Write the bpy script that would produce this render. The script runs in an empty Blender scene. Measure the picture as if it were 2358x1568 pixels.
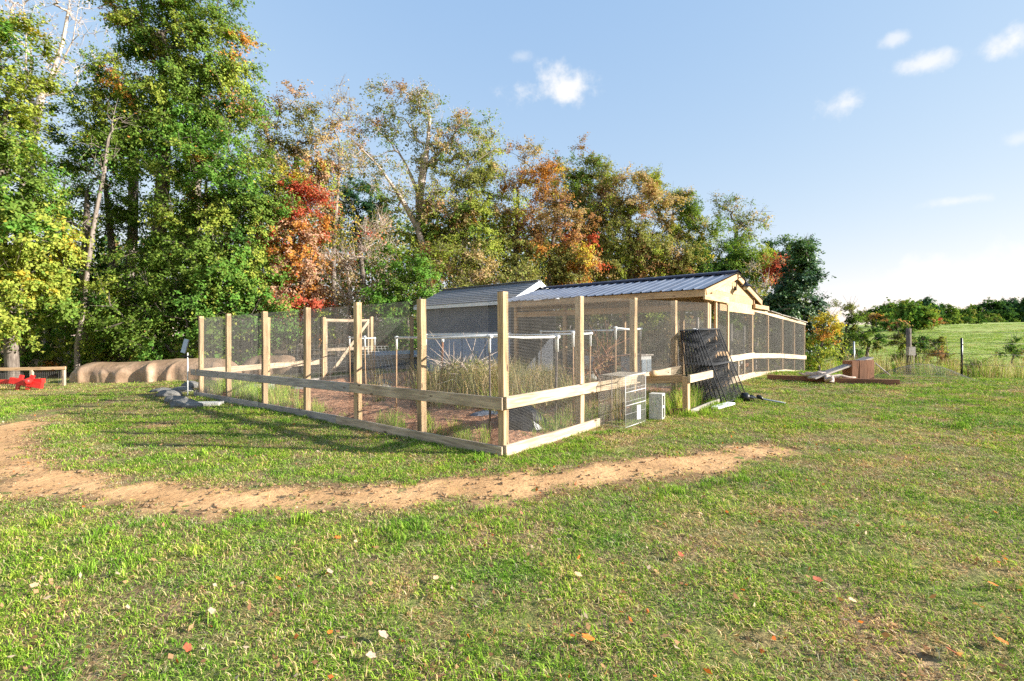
import bpy, math, random
import numpy as np
from mathutils import Matrix, Vector
R = math.radians
random.seed(7); rng = np.random.default_rng(11)
SC = bpy.context.scene; COL = SC.collection

# ------------------------------------------------------------------ camera
CAMZ = 1.29
cd = bpy.data.cameras.new('camera'); cam = bpy.data.objects.new('camera', cd); COL.objects.link(cam)
cd.lens = 18.0; cd.sensor_width = 36.0; cd.clip_start = 0.05; cd.clip_end = 3000
cam.location = (0, 0, CAMZ); cam.rotation_euler = (R(90), 0, 0); SC.camera = cam

# ------------------------------------------------------------------ world, sun, exposure
SUN_EL, SUN_AZ = 20.5, 101.5
W = bpy.data.worlds.new('World'); SC.world = W; W.use_nodes = True
def world():
    nt = W.node_tree; N = nt.nodes; L = nt.links; N.clear()
    out = N.new('ShaderNodeOutputWorld'); bg = N.new('ShaderNodeBackground')
    sky = N.new('ShaderNodeTexSky'); sky.sky_type = 'NISHITA'; sky.sun_disc = False
    sky.sun_elevation = R(SUN_EL); sky.sun_rotation = R(SUN_AZ)
    sky.altitude = 200; sky.air_density = 1.0; sky.dust_density = 0.15; sky.ozone_density = 1.3
    tc = N.new('ShaderNodeTexCoord')
    nz = N.new('ShaderNodeTexNoise'); nz.inputs['Scale'].default_value = 16; nz.inputs['Detail'].default_value = 7
    nz.inputs['Roughness'].default_value = .62
    L.new(tc.outputs['Generated'], nz.inputs['Vector'])
    def m(op, a, b=None, c=None):
        n = N.new('ShaderNodeMath'); n.operation = op
        for i, v in enumerate((a, b, c)):
            if v is None: continue
            if isinstance(v, (int, float)): n.inputs[i].default_value = v
            else: L.new(v, n.inputs[i])
        return n.outputs[0]
    def dot(v):
        n = N.new('ShaderNodeVectorMath'); n.operation = 'DOT_PRODUCT'
        L.new(tc.outputs['Generated'], n.inputs[0]); n.inputs[1].default_value = v
        return n.outputs['Value']
    wob = m('MULTIPLY', m('SUBTRACT', nz.outputs['Fac'], .48), 3.4)
    total = None
    # azimuth deg (clockwise from +Y), elevation deg, half width deg, half height deg, strength
    for az, el, a, b, k in CLOUDS:
        c = Vector((math.sin(R(az))*math.cos(R(el)), math.cos(R(az))*math.cos(R(el)), math.sin(R(el))))
        e1 = Vector((math.cos(R(az)), -math.sin(R(az)), 0)); e2 = c.cross(e1)
        if e2.z < 0: e2 = -e2
        u = m('DIVIDE', dot(e1), math.sin(R(a))); v = m('DIVIDE', dot(e2), math.sin(R(b)))
        r = m('SQRT', m('ADD', m('MULTIPLY', u, u), m('MULTIPLY', v, v)))
        f = m('ADD', m('SUBTRACT', 1.0, r), wob)
        n = N.new('ShaderNodeMapRange'); n.interpolation_type = 'SMOOTHSTEP'
        L.new(f, n.inputs['Value']); n.inputs['From Min'].default_value = 0.0; n.inputs['From Max'].default_value = 1.25
        n.inputs['To Max'].default_value = k
        g = m('MULTIPLY', n.outputs['Result'], m('GREATER_THAN', dot(c), .5))
        total = g if total is None else m('MAXIMUM', total, g)
    mix = N.new('ShaderNodeMix'); mix.data_type = 'RGBA'
    # sky tones compressed channel by channel: the whole dome is flattened and paled alike
    sp = N.new('ShaderNodeSeparateColor'); cb = N.new('ShaderNodeCombineColor'); L.new(sky.outputs['Color'], sp.inputs[0])
    for i, (a, g) in enumerate(((.86, .62), (.80, .42), (.89, .20))):
        L.new(m('MULTIPLY', m('POWER', m('MULTIPLY', sp.outputs[i], .273), g), a/.273), cb.inputs[i])
    L.new(total, mix.inputs['Factor']); L.new(cb.outputs[0], mix.inputs['A'])
    mix.inputs['B'].default_value = (3.75, 3.72, 3.7, 1)
    L.new(mix.outputs['Result'], bg.inputs['Color']); bg.inputs['Strength'].default_value = .10
    L.new(bg.outputs[0], out.inputs['Surface'])
CLOUDS = [(5.6, 26, 4.6, 2.3, 1.0), (36.7, 25.2, 1.2, .7, .6), (39.1, 22.8, 2.2, .9, .75), (33, 21.2, 2.2, 1.2, .75),
          (44.5, 22.6, 2.2, 1.2, .9), (41, 11.6, 2.4, .5, .6), (42.6, 5.0, 7.5, 3.0, .95), (.8, 29, 1.3, .6, .3),
          (44.8, 15.6, 1.6, .6, .4), (60, 8, 10, 2.2, .7), (75, 22, 5, 2, .6), (-80, 30, 5, 2, .6), (150, 18, 6, 2, .6)]
world()
sl = bpy.data.lights.new('sun', 'SUN'); sl.energy = 5.0; sl.angle = R(.53); sl.color = (1, .95, .86)
sun = bpy.data.objects.new('sun', sl); COL.objects.link(sun)
to_sun = Vector((math.sin(R(SUN_AZ))*math.cos(R(SUN_EL)), math.cos(R(SUN_AZ))*math.cos(R(SUN_EL)), math.sin(R(SUN_EL))))
sun.rotation_euler = to_sun.to_track_quat('Z', 'Y').to_euler(); sun.location = to_sun*60
SC.view_settings.view_transform = 'Standard'; SC.view_settings.look = 'None'
SC.view_settings.exposure = 1.52; SC.view_settings.gamma = 1.0; SC.view_settings.use_curve_mapping = False
SC.render.engine = 'CYCLES'; W.cycles.sampling_method = 'MANUAL'; W.cycles.sample_map_resolution = 512
cy = SC.cycles; cy.max_bounces = 6; cy.diffuse_bounces = 4; cy.glossy_bounces = 2; cy.transmission_bounces = 2
cy.transparent_max_bounces = 4; cy.use_adaptive_sampling = True; cy.adaptive_threshold = .02; cy.use_denoising = False; cy.caustics_reflective = False; cy.caustics_refractive = False

# ------------------------------------------------------------------ frames of the place
# The pen's near corner is at C0; D1 runs along its shaded side, D2 along its sunny side, NO points out of the sunny side.
C0 = np.array((-.093, 5.75)); D2 = np.array((.6546, .756)); D1 = np.array((-.756, .6546)); NO = -D1
def F(s, o=0.0, z=0.0):                # point s metres along the sunny side, o metres out of it
    p = C0 + D2*s + NO*o
    return Vector((p[0], p[1], z))
def sval(X, Y): return .6546*(X+.093)+.756*(Y-5.75)
GS = np.array([-400, -60, -15, 10.2, 11.6, 13.4, 15.5, 19, 26, 38, 60, 80, 110, 140, 170, 220, 320, 3000.])
GZ = np.array([-1.0, -.9, -.60, .41, .42, .30, .16, -.05, .0, .45, 1.3, 2.2, 3.6, 5.0, 5.9, 6.2, 6.0, 6.0])
def _h(ix, iy, seed):
    n = (ix.astype(np.int64)*374761393 + iy.astype(np.int64)*668265263 + seed*974711) & 0x7fffffff
    n = ((n ^ (n >> 13))*1274126177) & 0x7fffffff
    return ((n ^ (n >> 16)) & 0xffff)/65535.0
def vn(x, y, seed=0):                  # value noise, 0..1
    x = np.asarray(x, float); y = np.asarray(y, float)
    ix = np.floor(x); iy = np.floor(y); fx = x-ix; fy = y-iy
    fx = fx*fx*(3-2*fx); fy = fy*fy*(3-2*fy)
    a = _h(ix, iy, seed); b = _h(ix+1, iy, seed); c = _h(ix, iy+1, seed); d = _h(ix+1, iy+1, seed)
    return (a*(1-fx)+b*fx)*(1-fy)+(c*(1-fx)+d*fx)*fy
def fbm(x, y, seed=0, o=4):
    t = 0; a = .5; k = 1.0; w = 0
    for i in range(o):
        t = t+a*vn(x*k, y*k, seed+i*17); w += a; a *= .5; k *= 2.03
    return t/w
def G(X, Y):                           # terrain height
    X = np.asarray(X, float); Y = np.asarray(Y, float)
    s = sval(X, Y)
    z = (np.interp(s-.6, GS, GZ)+np.interp(s, GS, GZ)+np.interp(s+.6, GS, GZ))/3
    far = np.clip((np.hypot(X, Y)-20)/60, 0, 1)
    z = z + (fbm(X*.9, Y*.9, 3, 3)-.5)*.05 + far*(fbm(X*.05, Y*.05, 5, 3)-.5)*1.2
    return z
def g1(X, Y): return float(G(X, Y))
def at(x, Y): return (x-1179)/1179*Y   # bearing -> X at depth Y
def gp(x, y):                          # lawn point seen under a bearing
    A = (x-1179)/1179; B = (y-784)/1179
    Y = (CAMZ+.04*4.286)/(B+.04*(.6546*A+.756))
    return A*Y, Y

# ------------------------------------------------------------------ scene helpers
def link(o, parent=None, world=None, pm=None):
    COL.objects.link(o)
    if parent is not None:
        o.parent = parent; o.matrix_parent_inverse = Matrix.Translation(parent.location).inverted()
    if world is not None: o.matrix_basis = world
    return o
def tag(o, label=None, cat=None, group=None, kind=None):
    if label: o['label'] = label
    if cat: o['category'] = cat
    if group: o['group'] = group
    if kind: o['kind'] = kind
    return o
def thing(name, label, cat, loc=(0, 0, 0), group=None):
    o = bpy.data.objects.new(name, None); o.empty_display_size = .1; COL.objects.link(o); o.location = loc
    return tag(o, label, cat, group)
def mesh_np(name, V, F4, mat=None, col=None, smooth=False):
    V = np.ascontiguousarray(V, np.float32); F4 = np.ascontiguousarray(F4, np.int32)
    me = bpy.data.meshes.new(name); n, k = F4.shape
    me.vertices.add(len(V)); me.vertices.foreach_set('co', V.ravel())
    me.loops.add(n*k); me.loops.foreach_set('vertex_index', F4.ravel())
    me.polygons.add(n); me.polygons.foreach_set('loop_start', np.arange(0, n*k, k, dtype=np.int32))
    if smooth: me.polygons.foreach_set('use_smooth', np.ones(n, bool))
    me.update(calc_edges=True)
    if col is not None:
        a = me.color_attributes.new('Col', 'FLOAT_COLOR', 'POINT')
        c = np.ones((len(V), 4), np.float32); c[:, :3] = col; a.data.foreach_set('color', c.ravel())
    if mat: me.materials.append(mat)
    return me
def put(name, me, parent=None, loc=(0, 0, 0)):
    return link(bpy.data.objects.new(name, me), parent, Matrix.Translation(loc))

class MB:                              # collects faces in world space
    def __init__(s): s.v = []; s.f = []; s.sm = []
    def add(s, vs, fs, smooth=False):
        b = len(s.v); s.v += [tuple(v) for v in vs]; s.f += [tuple(i+b for i in f) for f in fs]; s.sm += [smooth]*len(fs)
    def box(s, c, sx, sy, sz, M=None):
        vs = []
        for k in (-1, 1):
            for j in (-1, 1):
                for i in (-1, 1):
                    p = Vector((i*sx/2, j*sy/2, k*sz/2))
                    vs.append((M @ p if M else p)+Vector(c))
        s.add(vs, [(0, 2, 3, 1), (4, 5, 7, 6), (0, 1, 5, 4), (2, 6, 7, 3), (0, 4, 6, 2), (1, 3, 7, 5)])
    def beam(s, p0, p1, w, h, up=(0, 0, 1)):
        p0 = Vector(p0); p1 = Vector(p1); d = p1-p0; L = d.length; x = d/L
        z = Vector(up)-x*Vector(up).dot(x); z.normalize(); y = z.cross(x)
        s.box((p0+p1)/2, L, w, h, Matrix((x, y, z)).transposed())
    def tube(s, pts, rad, n=6, caps=True):
        pts = [Vector(p) for p in pts]; m = len(pts)
        if not isinstance(rad, (list, tuple)): rad = [rad]*m
        vs = []
        for i, p in enumerate(pts):
            d = (pts[min(i+1, m-1)]-pts[max(i-1, 0)]).normalized()
            a = d.cross(Vector((0, 0, 1)) if abs(d.z) < .9 else Vector((1, 0, 0))).normalized(); b = d.cross(a)
            for k in range(n):
                t = 2*math.pi*k/n; vs.append(p+(a*math.cos(t)+b*math.sin(t))*rad[i])
        fs = [(i*n+k, i*n+(k+1) % n, (i+1)*n+(k+1) % n, (i+1)*n+k) for i in range(m-1) for k in range(n)]
        if caps: fs += [tuple(range(n))[::-1], tuple(range((m-1)*n, m*n))]
        s.add(vs, fs, True)
    def build(s, name, mat, parent=None, origin=None):
        o3 = Vector(origin) if origin is not None else (Vector(parent.location) if parent else sum((Vector(v) for v in s.v), Vector())/len(s.v))
        me = bpy.data.meshes.new(name); me.from_pydata([tuple(Vector(v)-o3) for v in s.v], [], s.f)
        me.polygons.foreach_set('use_smooth', s.sm); me.materials.append(mat); me.update()
        return link(bpy.data.objects.new(name, me), parent, Matrix.Translation(o3))

def board(name, p0, p1, w, h, mat, parent, up=(0, 0, 1), ch=.004):
    """one sawn timber from p0 to p1: mesh length on local X, eased edges"""
    p0 = Vector(p0); p1 = Vector(p1); d = p1-p0; L = d.length; x = d/L
    z = Vector(up)-x*Vector(up).dot(x); z.normalize(); y = z.cross(x)
    vs = []; a, b = w/2, h/2
    prof = [(-a+ch, -b), (a-ch, -b), (a, -b+ch), (a, b-ch), (a-ch, b), (-a+ch, b), (-a, b-ch), (-a, -b+ch)]
    nseg = 3 if L > 1.2 else 1
    off = [((random.random()-.5)*.008, (random.random()-.5)*.008) for _ in range(nseg+1)]
    for i in range(nseg+1):
        for (u, v) in prof: vs.append((L*(i/nseg-.5), u+off[i][0], v+off[i][1]))
    fs = [(i*8+k, i*8+(k+1) % 8, (i+1)*8+(k+1) % 8, (i+1)*8+k) for i in range(nseg) for k in range(8)]
    fs += [tuple(range(8))[::-1], tuple(range(nseg*8, nseg*8+8))]
    me = bpy.data.meshes.new(name); me.from_pydata(vs, [], fs); me.materials.append(mat); me.update()
    M = Matrix((x, y, z)).transposed().to_4x4(); M.translation = (p0+p1)/2
    return link(bpy.data.objects.new(name, me), parent, M)

def wires(P, U, Vv, nu, nv, t, sag=0.0):
    """square wire net: nu cells along U, nv along V; wires are four-sided rods of thickness t"""
    P = np.array(P, float); U = np.array(U, float); Vv = np.array(Vv, float)
    nrm = np.cross(U, Vv); nrm /= np.linalg.norm(nrm); A = []; B = []
    for i in range(nu+1): A.append(P+U*i/nu); B.append(P+U*i/nu+Vv)
    for j in range(nv+1): A.append(P+Vv*j/nv+nrm*t*.5); B.append(P+Vv*j/nv+U+nrm*t*.5)
    A = np.array(A); B = np.array(B); d = B-A; d /= np.linalg.norm(d, axis=1)[:, None]
    e = np.cross(d, nrm); n = len(A); r = t*.62
    q = [nrm*r, e*r, -nrm*r, -e*r]
    V = np.concatenate([np.stack([A+k for k in q], 1), np.stack([B+k for k in q], 1)], 1).reshape(-1, 3)
    b = np.arange(n)[:, None]*8
    Fc = np.concatenate([b+np.array([[k, (k+1) % 4, 4+(k+1) % 4, 4+k]]) for k in range(4)], 0)
    return V, Fc
def wire_part(name, P, U, Vv, cell, t, mat, parent, label=None):
    nu = max(1, int(round(np.linalg.norm(U)/cell))); nv = max(1, int(round(np.linalg.norm(Vv)/cell)))
    V, Fc = wires(P, U, Vv, nu, nv, t)
    lo = np.array(parent.location) if parent else np.array(P)
    o = put(name, mesh_np(name, V-lo, Fc, mat), parent, lo)
    o['kind'] = 'stuff'
    return o

# ------------------------------------------------------------------ materials
def newmat(name):
    m = bpy.data.materials.new(name); m.use_nodes = True; nt = m.node_tree
    b = nt.nodes['Principled BSDF']; return m, nt, b
def noise_mat(name, cols, scale=6, detail=5, rough=.7, metal=0, bump=.2, stretch=None, obj=True, spec=.3, pos=(.3, .7), bdist=.01):
    m, nt, b = newmat(name); N = nt.nodes; L = nt.links
    tc = N.new('ShaderNodeTexCoord'); mp = N.new('ShaderNodeMapping'); nz = N.new('ShaderNodeTexNoise'); cr = N.new('ShaderNodeValToRGB')
    nz.inputs['Scale'].default_value = scale; nz.inputs['Detail'].default_value = detail; nz.inputs['Roughness'].default_value = .6
    if stretch: mp.inputs['Scale'].default_value = stretch
    L.new(tc.outputs['Object' if obj else 'Generated'], mp.inputs['Vector']); L.new(mp.outputs[0], nz.inputs['Vector'])
    els = cr.color_ramp.elements; k = len(cols)
    els[0].position = pos[0]; els[1].position = pos[1]
    els[0].color = (*cols[0], 1); els[1].color = (*cols[-1], 1)
    for i in range(1, k-1):
        e = els.new(pos[0]+(pos[1]-pos[0])*i/(k-1)); e.color = (*cols[i], 1)
    L.new(nz.outputs['Fac'], cr.inputs['Fac']); L.new(cr.outputs[0], b.inputs['Base Color'])
    b.inputs['Roughness'].default_value = rough; b.inputs['Metallic'].default_value = metal
    b.inputs['Specular IOR Level'].default_value = spec
    if bump:
        bp = N.new('ShaderNodeBump'); bp.inputs['Strength'].default_value = bump; bp.inputs['Distance'].default_value = bdist
        L.new(nz.outputs['Fac'], bp.inputs['Height']); L.new(bp.outputs[0], b.inputs['Normal'])
    return m
def wood_mat(name, light, dark, knot, grey=0.0):
    m, nt, b = newmat(name); N = nt.nodes; L = nt.links
    tc = N.new('ShaderNodeTexCoord'); oi = N.new('ShaderNodeObjectInfo')
    va = N.new('ShaderNodeVectorMath'); va.operation = 'MULTIPLY_ADD'
    va.inputs[1].default_value = (37, 21, 13); 
    cx = N.new('ShaderNodeCombineXYZ')
    for i in range(3): L.new(oi.outputs['Random'], cx.inputs[i])
    L.new(cx.outputs[0], va.inputs[0]); L.new(tc.outputs['Object'], va.inputs[2])
    mp = N.new('ShaderNodeMapping'); mp.inputs['Scale'].default_value = (1.3, 16, 16); L.new(va.outputs[0], mp.inputs['Vector'])
    n1 = N.new('ShaderNodeTexNoise'); n1.inputs['Scale'].default_value = 2.2; n1.inputs['Detail'].default_value = 6; n1.inputs['Distortion'].default_value = .8
    L.new(mp.outputs[0], n1.inputs['Vector'])
    cr = N.new('ShaderNodeValToRGB'); cr.color_ramp.elements[0].position = .32; cr.color_ramp.elements[1].position = .62
    cr.color_ramp.elements[0].color = (*dark, 1); cr.color_ramp.elements[1].color = (*light, 1)
    L.new(n1.outputs['Fac'], cr.inputs['Fac'])
    n2 = N.new('ShaderNodeTexNoise'); n2.inputs['Scale'].default_value = 1.7; n2.inputs['Detail'].default_value = 4; L.new(va.outputs[0], n2.inputs['Vector'])
    mx0 = N.new('ShaderNodeMix'); mx0.data_type = 'RGBA'; mx0.blend_type = 'MULTIPLY'; mx0.inputs['Factor'].default_value = .75
    c2 = N.new('ShaderNodeValToRGB'); c2.color_ramp.elements[0].position = .3; c2.color_ramp.elements[1].position = .7
    c2.color_ramp.elements[0].color = (.62, .60, .58, 1); c2.color_ramp.elements[1].color = (1.1, 1.05, 1, 1)
    L.new(n2.outputs['Fac'], c2.inputs['Fac']); L.new(cr.outputs[0], mx0.inputs['A']); L.new(c2.outputs[0], mx0.inputs['B'])
    mp2 = N.new('ShaderNodeMapping'); mp2.inputs['Scale'].default_value = (2.6, 9, 9); L.new(va.outputs[0], mp2.inputs['Vector'])
    vo = N.new('ShaderNodeTexVoronoi'); vo.inputs['Scale'].default_value = 1.0; L.new(mp2.outputs[0], vo.inputs['Vector'])
    mr = N.new('ShaderNodeMapRange'); mr.inputs['From Min'].default_value = .07; mr.inputs['From Max'].default_value = .14
    mr.inputs['To Min'].default_value = 1; mr.inputs['To Max'].default_value = 0; L.new(vo.outputs['Distance'], mr.inputs['Value'])
    mx = N.new('ShaderNodeMix'); mx.data_type = 'RGBA'; L.new(mr.outputs[0], mx.inputs['Factor'])
    L.new(mx0.outputs['Result'], mx.inputs['A']); mx.inputs['B'].default_value = (*knot, 1)
    hs = N.new('ShaderNodeHueSaturation'); ad = N.new('ShaderNodeMath'); ad.operation = 'MULTIPLY_ADD'
    ad.inputs[1].default_value = .3; ad.inputs[2].default_value = .86; L.new(oi.outputs['Random'], ad.inputs[0]); L.new(ad.outputs[0], hs.inputs['Value'])
    hs.inputs['Saturation'].default_value = 1-grey; L.new(mx.outputs['Result'], hs.inputs['Color']); L.new(hs.outputs[0], b.inputs['Base Color'])
    b.inputs['Roughness'].default_value = .75; b.inputs['Specular IOR Level'].default_value = .25
    bp = N.new('ShaderNodeBump'); bp.inputs['Strength'].default_value = .25; bp.inputs['Distance'].default_value = .004
    L.new(n1.outputs['Fac'], bp.inputs['Height']); L.new(bp.outputs[0], b.inputs['Normal'])
    return m
def plain(name, c, rough=.5, metal=0, spec=.4):
    return noise_mat(name, [tuple(v*.82 for v in c), c, tuple(min(1, v*1.1) for v in c)], 9, 4, rough, metal, .06, None, True, spec)
def leaf_mat(name, rough=.55, trans=.35, spec=.3):
    m, nt, b = newmat(name); N = nt.nodes; L = nt.links
    at_ = N.new('ShaderNodeAttribute'); at_.attribute_name = 'Col'
    if spec > .5: L.new(at_.outputs['Color'], b.inputs['Base Color']); b.inputs['Roughness'].default_value = rough; b.inputs['Specular IOR Level'].default_value = spec; face = b
    else: N.remove(b); face = N.new('ShaderNodeBsdfDiffuse'); L.new(at_.outputs['Color'], face.inputs['Color'])
    tr = N.new('ShaderNodeBsdfTranslucent'); ga = N.new('ShaderNodeMix'); ga.data_type = 'RGBA'; ga.blend_type = 'MULTIPLY'; ga.inputs['Factor'].default_value = 1
    L.new(at_.outputs['Color'], ga.inputs['A']); ga.inputs['B'].default_value = (1.35, 1.35, .7, 1); L.new(ga.outputs['Result'], tr.inputs['Color'])
    mx = N.new('ShaderNodeMixShader'); mx.inputs[0].default_value = trans
    L.new(face.outputs[0], mx.inputs[1]); L.new(tr.outputs[0], mx.inputs[2]); L.new(mx.outputs[0], N['Material Output'].inputs['Surface'])
    return m
M = {}
M['post'] = wood_mat('post_wood', (.58, .42, .24), (.31, .20, .105), (.10, .05, .025))
M['rail'] = wood_mat('rail_wood', (.60, .47, .31), (.33, .24, .15), (.11, .06, .03), .1)
M['greywood'] = wood_mat('weathered_wood', (.42, .36, .30), (.24, .20, .165), (.10, .08, .06), .3)
M['coopwood'] = wood_mat('coop_wood', (.62, .43, .25), (.40, .25, .13), (.17, .08, .04))
M['redwood'] = wood_mat('stump_wood', (.34, .17, .10), (.2, .09, .05), (.1, .05, .03))
M['wire'] = plain('galvanised_wire', (.15, .14, .125), .6, .3)
M['blackwire'] = plain('black_wire', (.045, .046, .05), .75, 0, .2)
M['whitewire'] = plain('white_wire', (.55, .54, .52), .5, .1)
M['cagewire'] = plain('cage_wire', (.34, .30, .25), .6, .2)
M['pvc'] = plain('white_pvc', (.80, .80, .78), .35)
M['cane'] = noise_mat('cane', [(.30, .17, .09), (.48, .31, .17)], 20, 4, .7)
M['steel'] = noise_mat('roof_steel', [(.20, .22, .28), (.26, .28, .34), (.31, .33, .38)], 2.2, 5, .36, .75, .03, (1, .3, 1), True, .5)
M['ridge'] = plain('ridge_cap_shade', (.03, .036, .07), .6, .0)  # dark navy puts the shadowed edge along the ridge into the cap's colour
M['dull'] = noise_mat('dull_white', [(.42, .41, .39), (.56, .55, .52)], 5, 5, .7)
M['white'] = plain('white_paint', (.80, .80, .78), .5)
M['navy'] = noise_mat('shed_siding', [(.12, .133, .165), (.17, .187, .22)], 3, 5, .7)
M['panel'] = noise_mat('shed_panel', [(.30, .36, .46), (.40, .46, .56)], 1.2, 5, .6)
M['shingle'] = noise_mat('asphalt_shingle', [(.11, .115, .13), (.19, .195, .21), (.27, .27, .28)], 14, 6, .9, 0, .5, (1, 3, 1))
M['concrete'] = noise_mat('concrete', [(.36, .34, .29), (.48, .46, .41), (.55, .53, .48)], 22, 6, .9, 0, .5)
M['tarp'] = noise_mat('tarp', [(.20, .125, .075), (.31, .20, .125), (.42, .29, .19)], 2.4, 9, .5, 0, .8, None, True, .45, (.3, .7), .06)
M['red'] = plain('red_paint', (.62, .03, .025), .4)
M['black'] = plain('black_plastic', (.015, .015, .017), .35)
M['grey'] = plain('grey_metal', (.40, .42, .44), .4, .6)
M['bluegrey'] = plain('blue_grey_plate', (.30, .36, .42), .25, .3)
M['stone'] = noise_mat('fieldstone', [(.08, .078, .075), (.15, .145, .135), (.24, .22, .19)], 5, 6, .9, 0, .6)
M['leaf'] = leaf_mat('leaves')
M['gloss'] = leaf_mat('glossy_leaves', .5, .25, .51)
M['bark'] = noise_mat('bark', [(.07, .055, .045), (.15, .12, .10), (.24, .20, .165)], 5, 6, .9, 0, .8, (4, 4, .8), True, .2, (.3, .7), .03)
M['palebark'] = noise_mat('pale_bark', [(.27, .21, .17), (.46, .37, .31), (.56, .47, .40)], 4, 5, .85, 0, .4, (3, 3, .8))
M['midbark'] = noise_mat('grey_bark', [(.12, .095, .08), (.22, .18, .15), (.32, .27, .23)], 4, 5, .9, 0, .6, (3, 3, .7))
M['feather_w'] = plain('white_feathers', (.75, .73, .70), .8)
M['feather_b'] = plain('brown_feathers', (.36, .15, .06), .8)
M['comb'] = plain('comb', (.6, .05, .04), .6)
M['beak'] = plain('beak', (.6, .4, .12), .5)
M['glass'] = plain('lamp_glass', (.55, .52, .42), .2)

# ------------------------------------------------------------------ ground
def pathmask(X, Y):
    """1 on the trodden bare strip, falling to 0 at its ragged edge"""
    X = np.asarray(X, float); Y = np.asarray(Y, float)
    d = np.full(X.shape, 9.0)
    for (a, b, wa, wb) in PSEG:
        ax, ay = a; bx, by = b; vx, vy = bx-ax, by-ay
        t = np.clip(((X-ax)*vx+(Y-ay)*vy)/(vx*vx+vy*vy), 0, 1)
        w = wa+(wb-wa)*t
        d = np.minimum(d, np.hypot(X-ax-vx*t, Y-ay-vy*t)-w)
    return -d + (fbm(X*2.1, Y*2.1, 41, 5)-.5)*(.5+.5*np.clip((X-.8)/1.5, 0, 1))
_pc = [(1850, 1030, .0), (1770, 1042, .14), (1680, 1054, .25), (1560, 1072, .31), (1400, 1092, .29), (1200, 1114, .27), (1000, 1136, .26), (800, 1149, .26), (600, 1151, .26), (420, 1146, .25),
       (250, 1132, .24), (110, 1108, .23), (20, 1072, .25), (-20, 1030, .27), (5, 992, .28), (60, 968, .26), (130, 950, .23), (215, 933, .20), (320, 915, .16), (400, 902, .08)]
PSEG = [(gp(a[0], a[1]), gp(b[0], b[1]), a[2], b[2]) for a, b in zip(_pc[:-1], _pc[1:])]

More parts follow.
